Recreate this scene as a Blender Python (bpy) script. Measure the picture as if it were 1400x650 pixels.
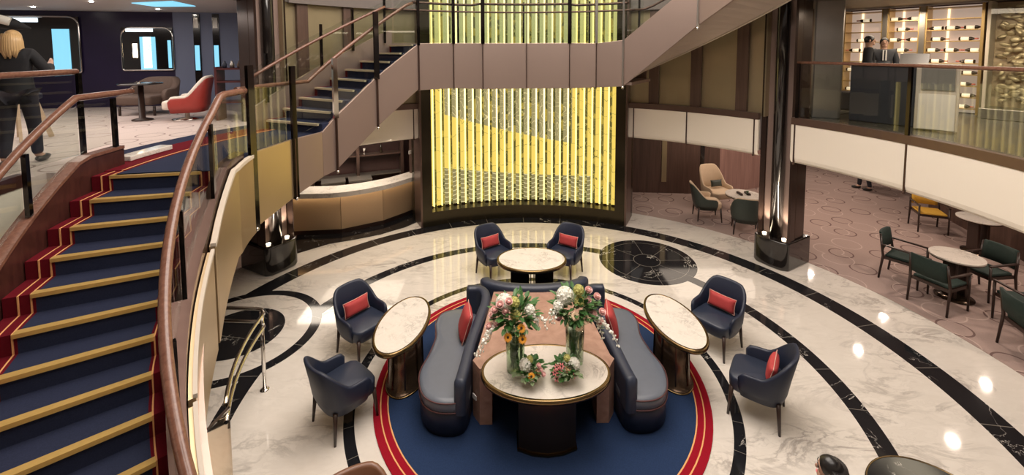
import bpy, bmesh, math, random
from mathutils import Matrix, Vector
random.seed(7)
PI = math.pi
rad = math.radians
for o in list(bpy.data.objects):
    bpy.data.objects.remove(o)
SC = bpy.context.scene
COL = SC.collection

# ------------------------------------------------------------------ camera
cam_d = bpy.data.cameras.new('camera')
cam = bpy.data.objects.new('camera', cam_d)
COL.objects.link(cam)
cam_d.sensor_width = 36
cam_d.lens = 597.344 / 1400 * 36
cam_d.shift_y = -(325 - 110.186) / 1400
cam_d.clip_start = 0.05
cam_d.clip_end = 200
cam.matrix_world = (Matrix.Translation((-0.4312, -5.5477, 4.3)) @ Matrix.Rotation(rad(-0.8315), 4, 'Z')
                    @ Matrix.Rotation(rad(90 - 3.955), 4, 'X') @ Matrix.Rotation(rad(-0.156), 4, 'Z'))
SC.camera = cam
# ------------------------------------------------------------------ world, exposure
SC.view_settings.view_transform = 'Standard'
SC.view_settings.look = 'None'
SC.view_settings.exposure = 0.0
SC.view_settings.gamma = 1
SC.view_settings.use_curve_mapping = False
W = bpy.data.worlds.new('world')
SC.world = W
W.use_nodes = True
W.node_tree.nodes['Background'].inputs[0].default_value = (1.0, 0.89, 0.80, 1)
W.node_tree.nodes['Background'].inputs[1].default_value = 0.24


def pol(az, r, z=0.0):
    a = rad(az)
    return Vector((r * math.sin(a), r * math.cos(a), z))


def area(name, loc, sx, sy, power, col=(1, .84, .66), rot=(0, 0, 0), spread=180):
    l = bpy.data.lights.new(name, 'AREA')
    l.shape = 'RECTANGLE'
    l.size = sx
    l.size_y = sy
    l.energy = power
    l.color = col
    l.spread = rad(spread)
    o = bpy.data.objects.new(name, l)
    COL.objects.link(o)
    o.location = loc
    o.rotation_euler = rot
    return o


def spot(name, loc, target, power, angle=50, col=(1, .82, .62), size=.05, blend=.6):
    l = bpy.data.lights.new(name, 'SPOT')
    l.energy = power
    l.color = col
    l.spot_size = rad(angle)
    l.spot_blend = blend
    l.shadow_soft_size = size
    o = bpy.data.objects.new(name, l)
    COL.objects.link(o)
    o.location = loc
    d = Vector(target) - Vector(loc)
    o.rotation_euler = d.to_track_quat('-Z', 'Y').to_euler()
    return o


# large lights: unseen area lights added to brighten the atrium and each deck
area('atrium_fill', (0, 0.2, 8.6), 6.0, 6.0, 850, (1, .90, .81))
area('atrium_front_fill', (0.5, -4.6, 8.3), 5.0, 1.6, 200, (1, .91, .83), rot=(rad(28), 0, 0))
for _x, _y in ((6.9, 5.2), (7.2, 3.4), (7.0, 1.2), (7.4, -.8), (8.8, 4.6), (8.9, 2.4), (8.9, .3), (10.2, 7.6), (8.4, 6.6), (12.0, 10.0), (9.8, 9.2)):
    area('lower_lounge_downlight', (_x, _y, 2.22), .10, .10, 17, (1, .82, .68))
area('lower_lounge_light_back', (5.6, 6.2, 2.22), 3.0, 1.6, 30, (1, .82, .66))
area('lower_bar_light', (-4.3, 6.0, 2.22), 2.0, 1.0, 16, (1, .84, .66))
area('bar_counter_fill', (-4.3, 4.9, 2.22), 2.4, .7, 45, (1, .86, .70))  # added above the bar to brighten its counter
area('upper_lounge_light_left', (-8.6, 1.6, 5.1), 4.0, 4.0, 120, (1, .88, .80))
area('upper_dining_light_right', (7.6, 1.2, 5.1), 1.6, 5.0, 130, (1, .82, .62))
area('upper_gallery_light', (0, 5.2, 7.6), 5.0, 0.6, 40, (1, .85, .6))


# ------------------------------------------------------------------ materials
MATS = {}


def nt(name):
    m = bpy.data.materials.new(name)
    m.use_nodes = True
    t = m.node_tree
    b = t.nodes['Principled BSDF']
    return m, t, b


def N(t, kind, **kw):
    n = t.nodes.new(kind)
    for k, v in kw.items():
        if k.startswith('i_'):
            n.inputs[k[2:].replace('_', ' ')].default_value = v
        else:
            setattr(n, k, v)
    return n


def L(t, a, b):
    t.links.new(a, b)


def mth(t, op, a=None, b=None, c=None, clamp=False):
    n = t.nodes.new('ShaderNodeMath')
    n.operation = op
    n.use_clamp = clamp
    for i, v in enumerate((a, b, c)):
        if v is None:
            continue
        if isinstance(v, (int, float)):
            n.inputs[i].default_value = v
        else:
            t.links.new(v, n.inputs[i])
    return n.outputs[0]


def mixc(t, f, a, b):
    n = t.nodes.new('ShaderNodeMix')
    n.data_type = 'RGBA'
    for i, v in ((0, f), (6, a), (7, b)):
        if isinstance(v, (int, float)):
            n.inputs[i].default_value = v
        elif isinstance(v, tuple):
            n.inputs[i].default_value = (*v[:3], 1)
        else:
            t.links.new(v, n.inputs[i])
    return n.outputs[2]


def sand(t, x, lo, hi):
    """1 where lo < x < hi"""
    return mth(t, 'MULTIPLY', mth(t, 'GREATER_THAN', x, lo), mth(t, 'LESS_THAN', x, hi))


def plain(name, col, rough=.5, metal=0.0, var=.06, scale=14.0, bump=0.0, coat=0.0, emit=0.0, aniso_z=1.0, ecol=None, spec=.5):
    """a principled surface with a fine procedural variation of its colour"""
    m, t, b = nt(name)
    tc = N(t, 'ShaderNodeTexCoord')
    mp = N(t, 'ShaderNodeMapping')
    mp.inputs['Scale'].default_value = (1, 1, aniso_z)
    L(t, tc.outputs['Object'], mp.inputs[0])
    no = N(t, 'ShaderNodeTexNoise', i_Scale=scale, i_Detail=3.0)
    L(t, mp.outputs[0], no.inputs[0])
    lo = tuple(max(0, c * (1 - var)) for c in col)
    hi = tuple(min(1, c * (1 + var)) for c in col)
    L(t, mixc(t, no.outputs[0], lo, hi), b.inputs['Base Color'])
    b.inputs['Roughness'].default_value = rough
    b.inputs['Metallic'].default_value = metal
    b.inputs['Specular IOR Level'].default_value = spec
    b.inputs['Coat Weight'].default_value = coat
    b.inputs['Coat Roughness'].default_value = .08
    if bump:
        bn = N(t, 'ShaderNodeBump', i_Strength=bump, i_Distance=.01)
        L(t, no.outputs[0], bn.inputs['Height'])
        L(t, bn.outputs[0], b.inputs['Normal'])
    if emit:
        b.inputs['Emission Color'].default_value = (*(ecol or col), 1)
        b.inputs['Emission Strength'].default_value = emit
    return m


def marble_cols(t, vec, white=True, scale=1.0):
    n1 = N(t, 'ShaderNodeTexNoise', i_Scale=1.3 * scale, i_Detail=6.0, i_Roughness=.62, i_Distortion=.9)
    L(t, vec, n1.inputs[0])
    n2 = N(t, 'ShaderNodeTexNoise', i_Scale=4.0 * scale, i_Detail=5.0, i_Roughness=.6, i_Distortion=1.6)
    L(t, vec, n2.inputs[0])
    v = mth(t, 'ABSOLUTE', mth(t, 'SUBTRACT', n1.outputs[0], .5))
    v2 = mth(t, 'ABSOLUTE', mth(t, 'SUBTRACT', n2.outputs[0], .5))
    if white:
        vein = mth(t, 'SUBTRACT', 1, mth(t, 'MULTIPLY', v, 22), clamp=True)
        vein2 = mth(t, 'SUBTRACT', 1, mth(t, 'MULTIPLY', v2, 26), clamp=True)
        msk = N(t, 'ShaderNodeTexNoise', i_Scale=.9 * scale, i_Detail=2.0)
        L(t, vec, msk.inputs[0])
        mk = mth(t, 'MULTIPLY', mth(t, 'SUBTRACT', msk.outputs[0], .42), 4, clamp=True)
        base = mixc(t, n2.outputs[0], (.75, .695, .63), (.62, .565, .50))
        c = mixc(t, mth(t, 'MULTIPLY', mth(t, 'MULTIPLY', vein, .75), mk), base, (.27, .235, .21))
        return mixc(t, mth(t, 'MULTIPLY', mth(t, 'MULTIPLY', vein2, .35), mk), c, (.42, .37, .33))
    vein = mth(t, 'SUBTRACT', 1, mth(t, 'MULTIPLY', v, 170), clamp=True)
    msk = N(t, 'ShaderNodeTexNoise', i_Scale=2.2 * scale, i_Detail=1.0)
    L(t, vec, msk.inputs[0])
    mk = mth(t, 'MULTIPLY', mth(t, 'SUBTRACT', msk.outputs[0], .52), 8, clamp=True)
    return mixc(t, mth(t, 'MULTIPLY', vein, mk), (.012, .012, .014), (.62, .58, .52))


def floor_material():
    m, t, b = nt('inlaid marble')
    g = N(t, 'ShaderNodeNewGeometry')
    vec = g.outputs['Position']
    s = N(t, 'ShaderNodeSeparateXYZ')
    L(t, vec, s.inputs[0])
    x, y = s.outputs[0], s.outputs[1]

    def dist(cx, cy):
        dx = mth(t, 'SUBTRACT', x, cx)
        dy = mth(t, 'SUBTRACT', y, cy)
        return mth(t, 'SQRT', mth(t, 'ADD', mth(t, 'MULTIPLY', dx, dx), mth(t, 'MULTIPLY', dy, dy))), dx, dy
    r, dx0, dy0 = dist(0, 0)
    az = mth(t, 'ARCTAN2', dx0, dy0)
    ring_o = sand(t, r, 5.086, 5.42)
    ring_m = sand(t, r, 3.717, 3.929)
    ring_i = sand(t, r, 2.323, 2.443)
    black = mth(t, 'ADD', mth(t, 'ADD', ring_o, ring_m), ring_i, clamp=True)
    d1, a1x, a1y = dist(2.443, 3.079)
    in1 = mth(t, 'LESS_THAN', d1, .956)
    black = mth(t, 'MAXIMUM', black, in1)
    # the round inlay under the flight of stairs: white disc, black ring, black core
    d2, a2x, a2y = dist(-4.53, .92)
    disc2 = mth(t, 'LESS_THAN', d2, 1.17)
    bk2 = mth(t, 'MAXIMUM', sand(t, d2, 1.02, 1.17), mth(t, 'LESS_THAN', d2, .63))
    black = mth(t, 'MAXIMUM', mth(t, 'MULTIPLY', black, mth(t, 'SUBTRACT', 1, disc2)), bk2)
    # white marble is laid in slabs: warp the veins a little per slab
    mp = N(t, 'ShaderNodeMapping')
    mp.inputs['Rotation'].default_value = (0, 0, .5)
    mp.inputs['Scale'].default_value = (1, 2.1, 1)
    L(t, vec, mp.inputs[0])
    wc = marble_cols(t, mp.outputs[0], True, .9)
    bc = marble_cols(t, vec, False, 1.0)
    # joints of the black bands and spokes of the round inlay
    ja = mth(t, 'FRACT', mth(t, 'MULTIPLY', az, 36 / (2 * PI)))
    joint = mth(t, 'LESS_THAN', ja, .014)
    a1 = mth(t, 'ARCTAN2', a1x, a1y)
    f1 = mth(t, 'FRACT', mth(t, 'MULTIPLY', a1, 8 / (2 * PI)))
    w1 = mth(t, 'DIVIDE', .012, mth(t, 'MAXIMUM', d1, .2))
    spoke = mth(t, 'MULTIPLY', mth(t, 'LESS_THAN', f1, w1), mth(t, 'GREATER_THAN', d1, .26))
    rg = mth(t, 'ADD', sand(t, d1, .255, .268), sand(t, d1, .80, .812), clamp=True)
    spoke = mth(t, 'MULTIPLY', mth(t, 'MAXIMUM', spoke, rg), in1)
    jj = mth(t, 'MULTIPLY', mth(t, 'MAXIMUM', mth(t, 'MULTIPLY', joint, mth(t, 'SUBTRACT', 1, in1)), spoke), .5)
    bc = mixc(t, jj, bc, (.30, .27, .23))
    # thin joints between the slabs of the pale rings
    jw = mth(t, 'MULTIPLY', mth(t, 'LESS_THAN', mth(t, 'FRACT', mth(t, 'MULTIPLY', az, 24 / (2 * PI))), .004), .25)
    wc = mixc(t, jw, wc, (.45, .40, .34))
    L(t, mixc(t, black, wc, bc), b.inputs['Base Color'])
    b.inputs['Roughness'].default_value = .065
    b.inputs['Specular IOR Level'].default_value = .6
    return m


def marble_mat(name, white=True, scale=3.0, rough=.12):
    m, t, b = nt(name)
    tc = N(t, 'ShaderNodeTexCoord')
    L(t, marble_cols(t, tc.outputs['Object'], white, scale), b.inputs['Base Color'])
    b.inputs['Roughness'].default_value = rough
    return m


def carpet_rings(name, base, ring, ring2, scale=1.25):
    m, t, b = nt(name)
    g = N(t, 'ShaderNodeNewGeometry')
    no = N(t, 'ShaderNodeTexNoise', i_Scale=60.0, i_Detail=2.0)
    L(t, g.outputs['Position'], no.inputs[0])
    base_c = mixc(t, no.outputs[0], tuple(c * .85 for c in base), tuple(c * 1.12 for c in base))
    big = N(t, 'ShaderNodeTexNoise', i_Scale=.8, i_Detail=2.0)
    L(t, g.outputs['Position'], big.inputs[0])
    base_c = mixc(t, mth(t, 'MULTIPLY', big.outputs[0], .3), base_c, tuple(c * .8 for c in base))
    for i, (sc_, r0, w, col, rnd) in enumerate(((scale, .26, .017, ring, .45), (scale * .93, .31, .012, ring2, .8))):
        mp = N(t, 'ShaderNodeMapping')
        mp.inputs['Location'].default_value = (i * 3.3, i * 1.7, 0)
        L(t, g.outputs['Position'], mp.inputs[0])
        v = N(t, 'ShaderNodeTexVoronoi', voronoi_dimensions='2D', i_Scale=sc_, i_Randomness=rnd)
        L(t, mp.outputs[0], v.inputs['Vector'])
        rr = sand(t, v.outputs['Distance'], r0 - w, r0 + w)
        base_c = mixc(t, mth(t, 'MULTIPLY', rr, .8), base_c, col)
    L(t, base_c, b.inputs['Base Color'])
    b.inputs['Roughness'].default_value = .95
    b.inputs['Specular IOR Level'].default_value = .1
    return m


def wood_mat(name, c1, c2, rough=.35, sx=1.0, sz=.12, freq=22.0):
    m, t, b = nt(name)
    tc = N(t, 'ShaderNodeTexCoord')
    mp = N(t, 'ShaderNodeMapping')
    mp.inputs['Scale'].default_value = (sx, sx, sz)
    L(t, tc.outputs['Object'], mp.inputs[0])
    n = N(t, 'ShaderNodeTexNoise', i_Scale=freq, i_Detail=5.0, i_Roughness=.6, i_Distortion=.4)
    L(t, mp.outputs[0], n.inputs[0])
    f = mth(t, 'MULTIPLY', mth(t, 'SUBTRACT', n.outputs[0], .3), 2.4, clamp=True)
    L(t, mixc(t, f, c1, c2), b.inputs['Base Color'])
    b.inputs['Roughness'].default_value = rough
    return m


def glass_mat(name, tint=(.90, .93, .91), fac=1.0):
    """clear pane: tinted see-through plus the mirror reflection of its face"""
    m = bpy.data.materials.new(name)
    m.use_nodes = True
    t = m.node_tree
    t.nodes.clear()
    out = N(t, 'ShaderNodeOutputMaterial')
    tr = N(t, 'ShaderNodeBsdfTransparent')
    tr.inputs[0].default_value = (*tint, 1)
    gl = N(t, 'ShaderNodeBsdfGlossy')
    gl.inputs['Roughness'].default_value = .0
    # reflectance of a pane by the angle of view (Schlick), equal on both faces
    ge = N(t, 'ShaderNodeNewGeometry')
    vm = N(t, 'ShaderNodeVectorMath', operation='DOT_PRODUCT')
    L(t, ge.outputs['Incoming'], vm.inputs[0])
    L(t, ge.outputs['Normal'], vm.inputs[1])
    cs_ = mth(t, 'SUBTRACT', 1, mth(t, 'ABSOLUTE', vm.outputs['Value']), clamp=True)
    fr = mth(t, 'ADD', .045, mth(t, 'MULTIPLY', mth(t, 'POWER', cs_, 5), .9))
    no = N(t, 'ShaderNodeTexNoise', i_Scale=2.0)
    mx = N(t, 'ShaderNodeMixShader')
    f = mth(t, 'MULTIPLY', fr, mth(t, 'ADD', fac * .95, mth(t, 'MULTIPLY', no.outputs[0], .1)), clamp=True)
    L(t, f, mx.inputs[0])
    L(t, tr.outputs[0], mx.inputs[1])
    L(t, gl.outputs[0], mx.inputs[2])
    L(t, mx.outputs[0], out.inputs[0])
    return m


def lamp_mat(name, col, strength):
    m, t, b = nt(name)
    g = N(t, 'ShaderNodeTexNoise', i_Scale=3.0)
    L(t, mixc(t, g.outputs[0], col, tuple(c * .94 for c in col)), b.inputs['Emission Color'])
    b.inputs['Base Color'].default_value = (.1, .1, .1, 1)
    b.inputs['Emission Strength'].default_value = strength
    return m


def screen_mat(name, kind):
    """printed, backlit artwork of the tall screen: a yellow wave between grey patterned fields"""
    m, t, b = nt(name)
    g = N(t, 'ShaderNodeNewGeometry')
    s = N(t, 'ShaderNodeSeparateXYZ')
    L(t, g.outputs['Position'], s.inputs[0])
    x, z = s.outputs[0], s.outputs[2]
    x2 = mth(t, 'MULTIPLY', x, x)
    b1 = mth(t, 'ADD', mth(t, 'ADD', 2.12, mth(t, 'MULTIPLY', x, -.22)), mth(t, 'MULTIPLY', x2, .035))
    right = mth(t, 'GREATER_THAN', x, 1.28)
    left = mth(t, 'LESS_THAN', x, -1.98)
    b1 = mth(t, 'ADD', b1, mth(t, 'MULTIPLY', mth(t, 'ADD', right, left), 5))
    b2 = mth(t, 'ADD', mth(t, 'ADD', 1.06, mth(t, 'MULTIPLY', x, -.06)), mth(t, 'MULTIPLY', x2, .035))
    up = mth(t, 'GREATER_THAN', z, b1)
    low = mth(t, 'LESS_THAN', z, b2)
    low = mth(t, 'MULTIPLY', low, mth(t, 'LESS_THAN', x, 1.75))
    low = mth(t, 'MULTIPLY', low, mth(t, 'GREATER_THAN', x, -2.05))
    # brick lines of the lower field
    wv = mth(t, 'ADD', mth(t, 'MULTIPLY', z, 8.5), mth(t, 'MULTIPLY', mth(t, 'SINE', mth(t, 'MULTIPLY', x, 9)), .35))
    brick = mth(t, 'LESS_THAN', mth(t, 'FRACT', wv), .17)
    # loops of the upper field
    sp = N(t, 'ShaderNodeTexNoise', i_Scale=1.6, i_Detail=1.5, i_Distortion=1.2)
    L(t, g.outputs['Position'], sp.inputs[0])
    lines = mth(t, 'LESS_THAN', mth(t, 'FRACT', mth(t, 'MULTIPLY', sp.outputs[0], 13)), .10)
    if kind == 'slat':
        grey, yel, linec = (.33, .28, .13), (.92, .66, .13), (.80, .66, .32)
        colr = mixc(t, up, yel, mixc(t, lines, grey, linec))
        colr = mixc(t, low, colr, mixc(t, brick, (.25, .21, .09), (.75, .66, .36)))
        # a few thin dark strokes across the yellow wave
        st = mth(t, 'LESS_THAN', mth(t, 'FRACT', mth(t, 'ADD', mth(t, 'MULTIPLY', z, 2.3), mth(t, 'MULTIPLY', sp.outputs[0], 2))), .02)
        st = mth(t, 'MULTIPLY', st, mth(t, 'SUBTRACT', 1, mth(t, 'MAXIMUM', up, low)))
        colr = mixc(t, st, colr, (.12, .10, .02))
        # the upper deck's field is paler and greener
        hi = mth(t, 'GREATER_THAN', z, 4.1)
        colr = mixc(t, mth(t, 'MULTIPLY', hi, .75), colr, (.66, .66, .28))
        st_ = 1.0
    elif kind == 'strip':
        colr = mixc(t, up, (1.0, .76, .24), (1.0, .80, .38))
        st_ = 2.3
    else:
        n2 = N(t, 'ShaderNodeTexNoise', i_Scale=3.0, i_Detail=3.0)
        L(t, g.outputs['Position'], n2.inputs[0])
        blot = mth(t, 'GREATER_THAN', n2.outputs[0], .55)
        colr = mixc(t, blot, (.055, .055, .012), (.40, .29, .04))
        colr = mixc(t, mth(t, 'MULTIPLY', lines, .8), colr, (.55, .48, .15))
        colr = mixc(t, mth(t, 'MULTIPLY', low, brick), colr, (.60, .52, .2))
        st_ = .9
    L(t, colr, b.inputs['Emission Color'])
    b.inputs['Emission Strength'].default_value = st_
    b.inputs['Base Color'].default_value = (.05, .045, .02, 1)
    b.inputs['Roughness'].default_value = .3
    return m


M = dict(
    floor=floor_material(),
    marble=marble_mat('white marble', True, 4.2),
    black_marble=marble_mat('black marble', False, 2.0),
    white_marble_far=marble_mat('pale marble', True, 1.2),
    carpet=carpet_rings('lounge carpet', (.36, .265, .235), (.11, .06, .055), (.50, .38, .33)),
    carpet_up=carpet_rings('upper deck carpet', (.62, .52, .48), (.25, .18, .17), (.5, .42, .4), 1.4),
    navy=plain('navy leather', (.021, .028, .050), .42, var=.12, scale=30, bump=.05),
    navy_dark=plain('navy leather shell', (.011, .016, .036), .5, var=.1, scale=30),
    seat_grey=plain('blue grey leather', (.115, .13, .16), .36, var=.08, scale=12),
    piping=plain('burgundy piping', (.09, .03, .03), .5),
    red_cushion=plain('coral red velvet', (.40, .042, .042), .75, var=.2, scale=9, bump=.1),
    pale_piping=plain('pale piping', (.62, .34, .28), .6),
    dark_wood=plain('espresso wood', (.035, .018, .013), .32, var=.25, scale=10, aniso_z=.2),
    console=wood_mat('walnut veneer', (.27, .145, .105), (.42, .255, .19), .38, freq=9, sz=1.0, sx=.8),
    wall_wood=wood_mat('dark ribbed wood', (.060, .030, .022), (.115, .062, .045), .5, freq=14, sz=.06),
    wall_wood_pink=wood_mat('rosewood panel', (.22, .12, .10), (.34, .20, .17), .4, freq=14, sz=.05),
    rail_wood=wood_mat('polished cherry wood', (.13, .055, .036), (.215, .10, .068), .22, freq=30, sz=1.0),
    stringer=wood_mat('mahogany stringer', (.040, .013, .011), (.070, .024, .018), .3, freq=16, sz=.3),
    brass=plain('antique brass', (.19, .13, .062), .24, 1.0, var=.12, scale=5),
    bronze_dark=plain('dark bronze', (.075, .052, .036), .22, .85, var=.2, scale=4),
    bronze_drum=plain('bronze drum', (.13, .085, .055), .26, .8, var=.3, scale=3, aniso_z=.05),
    bronze_panel=plain('satin bronze panel', (.43, .325, .28), .36, .75, var=.05, scale=1.2),
    soffit_lit=plain('soffit paled by floor light', (.56, .46, .39), .4, .3, var=.08, scale=1.5),  # light from the floor below is put into this paler colour
    fascia_screenlit=plain('bronze tinted by screen light', (.50, .375, .225), .34, .8, var=.05, scale=1.0),  # bronze panel with the screen's warm light put into its colour
    bronze_wall=plain('mirror bronze wall', (.42, .345, .215), .28, .62, var=.2, scale=1.0),
    joint=plain('dark joint metal', (.10, .06, .048), .3, .8),
    cream=plain('cream lacquer', (.86, .78, .68), .42, var=.015, scale=1.5, spec=.35),
    cream_edge=plain('cream edge', (.58, .50, .41), .45, var=.02),
    black_gloss=plain('black lacquer', (.014, .011, .010), .12, coat=.6, var=.2),
    pillar_brown=plain('brown lacquer', (.060, .036, .028), .24, .35, var=.2, scale=2, aniso_z=.1),
    recess=plain('lit plaster recess', (.26, .18, .15), .6, var=.03),
    chrome=plain('polished chrome', (.70, .67, .63), .08, 1.0, var=.04),
    post=plain('black chrome post', (.055, .045, .042), .1, .95),
    gold=plain('gold nosing', (.72, .48, .16), .35, .5, var=.1, scale=30),
    pale_gold=plain('pale gold nosing', (.66, .56, .38), .35, .3, var=.05),
    stair_blue=plain('navy stair carpet', (.024, .029, .058), .95, var=.35, scale=120, spec=.1),
    rug_blue=plain('navy rug', (.019, .036, .088), .95, var=.35, scale=90, spec=.1),
    rug_red=plain('crimson rug border', (.27, .007, .018), .95, var=.2, scale=90, spec=.1),
    gold_line=plain('gold rug line', (.72, .36, .14), .9, var=.1, scale=60),
    stair_red=plain('crimson stair border', (.115, .006, .012), .95, var=.25, scale=120, spec=.1),
    screen_frame=plain('olive bronze frame', (.048, .038, .022), .22, .7, var=.15, scale=2),
    frame_side=plain('brown frame side', (.15, .095, .078), .3, .6),
    slat=screen_mat('printed slat', 'slat'),
    strip=screen_mat('light strip', 'strip'),
    backlit=screen_mat('backlit art panel', 'back'),
    bar_face=plain('champagne bar face', (.50, .34, .20), .38, .35, var=.05, scale=1.0),
    glow=lamp_mat('warm lamp', (1.0, .80, .55), 9.0),
    glow_soft=lamp_mat('soft warm strip', (1.0, .78, .50), 14.0),
    downlight=lamp_mat('downlight', (1.0, .92, .80), 60.0),
    daylight=lamp_mat('daylight pane', (.25, .70, .95), 1.1),
    daylight_white=lamp_mat('white daylight', (.80, .92, 1.0), 2.4),
    pale_speckle=marble_mat('speckled white', True, 14.0),
    glass=glass_mat('clear glass', (.93, .95, .93), 1.0),
    glass_smoke=glass_mat('smoked glass', (.62, .66, .58), 1.5),
    vase_glass=glass_mat('green vase glass', (.80, .88, .78), 1.6),
    navy_wall=plain('midnight wall panel', (.018, .012, .045), .3, var=.3, scale=2),
    plum_wall=plain('plum wall panel', (.075, .038, .035), .35, var=.2, scale=2),
    blue_grey_wall=plain('blue grey fabric wall', (.17, .20, .30), .6, var=.15, scale=3, aniso_z=.05),
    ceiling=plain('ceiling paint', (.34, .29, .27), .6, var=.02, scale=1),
    pilaster=wood_mat('pilaster timber', (.070, .038, .028), (.11, .065, .048), .4, freq=14, sz=.06),
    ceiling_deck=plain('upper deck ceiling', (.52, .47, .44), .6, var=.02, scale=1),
    maroon=plain('maroon lacquer', (.085, .020, .020), .4),
    edge_grey=plain('grey edge lacquer', (.15, .125, .115), .5),
    dark_floor=plain('dark figured floor', (.085, .075, .055), .25, var=.6, scale=5),
    wine_glow=lamp_mat('wine cabinet strip', (1.0, .76, .42), 2.0),
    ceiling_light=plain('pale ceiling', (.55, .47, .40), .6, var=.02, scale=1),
    skin=plain('skin', (.55, .33, .24), .5, var=.06),
    skin2=plain('tan skin', (.46, .27, .19), .5, var=.06),
    hair=plain('black hair', (.012, .010, .010), .3, var=.4, scale=60, aniso_z=.1),
    blond=plain('blond hair', (.55, .36, .17), .4, var=.3, scale=50, aniso_z=.1),
    coat=plain('black coat', (.012, .012, .015), .8, var=.2),
    suit=plain('charcoal suit', (.035, .037, .045), .7, var=.2),
    trousers=plain('dark trousers', (.018, .016, .024), .8),
    white=plain('white cloth', (.80, .78, .74), .6, var=.03),
    white_china=plain('white ceramic', (.84, .80, .74), .25, var=.03),
    green_cloth=plain('dark green fabric', (.014, .030, .024), .8, var=.2, scale=25),
    green_leather=plain('sage leather', (.045, .055, .046), .5, var=.1),
    yellow_cloth=plain('mustard fabric', (.60, .34, .045), .75, var=.12, scale=12),
    cream_cloth=plain('beige fabric', (.60, .45, .31), .75, var=.05),
    brown_cloth=plain('brown fabric', (.13, .085, .065), .7, var=.15),
    brown_leather=plain('brown leather', (.17, .075, .040), .35, var=.25, scale=8),
    red_leather=plain('red leather', (.36, .045, .035), .45, var=.1),
    leaf=plain('green leaf', (.045, .13, .030), .5, var=.4, scale=30),
    leaf_pale=plain('sage leaf', (.22, .29, .15), .55, var=.3, scale=30),
    stem=plain('stems', (.05, .12, .03), .5),
    pink=plain('pink petals', (.90, .60, .57), .6, var=.15, scale=60),
    hot_pink=plain('coral pink petals', (.85, .24, .26), .6, var=.2, scale=60),
    petal_white=plain('white petals', (.86, .84, .76), .6, var=.06, scale=90, bump=.3),
    petal_cream=plain('cream petals', (.82, .60, .40), .6, var=.1),
    petal_green=plain('lime blossom', (.52, .50, .16), .65, var=.2, scale=80, bump=.3),
    petal_orange=plain('orange petals', (.90, .38, .03), .6, var=.1),
    seed=plain('dark flower eye', (.05, .03, .01), .8),
    gold_leaf=plain('gilded relief', (.62, .49, .32), .4, .4, var=.3, scale=5),
    shelf_gold=plain('gilt shelf', (.62, .43, .18), .35, .6),
    bottle_dark=plain('dark bottle glass', (.03, .02, .012), .1),
    label_glow=plain('self glowing label', (.85, .76, .60), .6, emit=.55, ecol=(1, .85, .6)),  # paper given a glow of its own to look brightly lit
    label_pink=plain('pink foil', (.55, .16, .12), .4),
    grey_panel=plain('grey panel', (.20, .19, .17), .4),
    steel=plain('brushed steel', (.45, .42, .38), .3, .9, var=.1, scale=6),
    mirror=plain('mirror steel', (.72, .62, .50), .04, 1.0, var=.02),
    black_leather=plain('black leather', (.02, .017, .016), .4),
)


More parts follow.
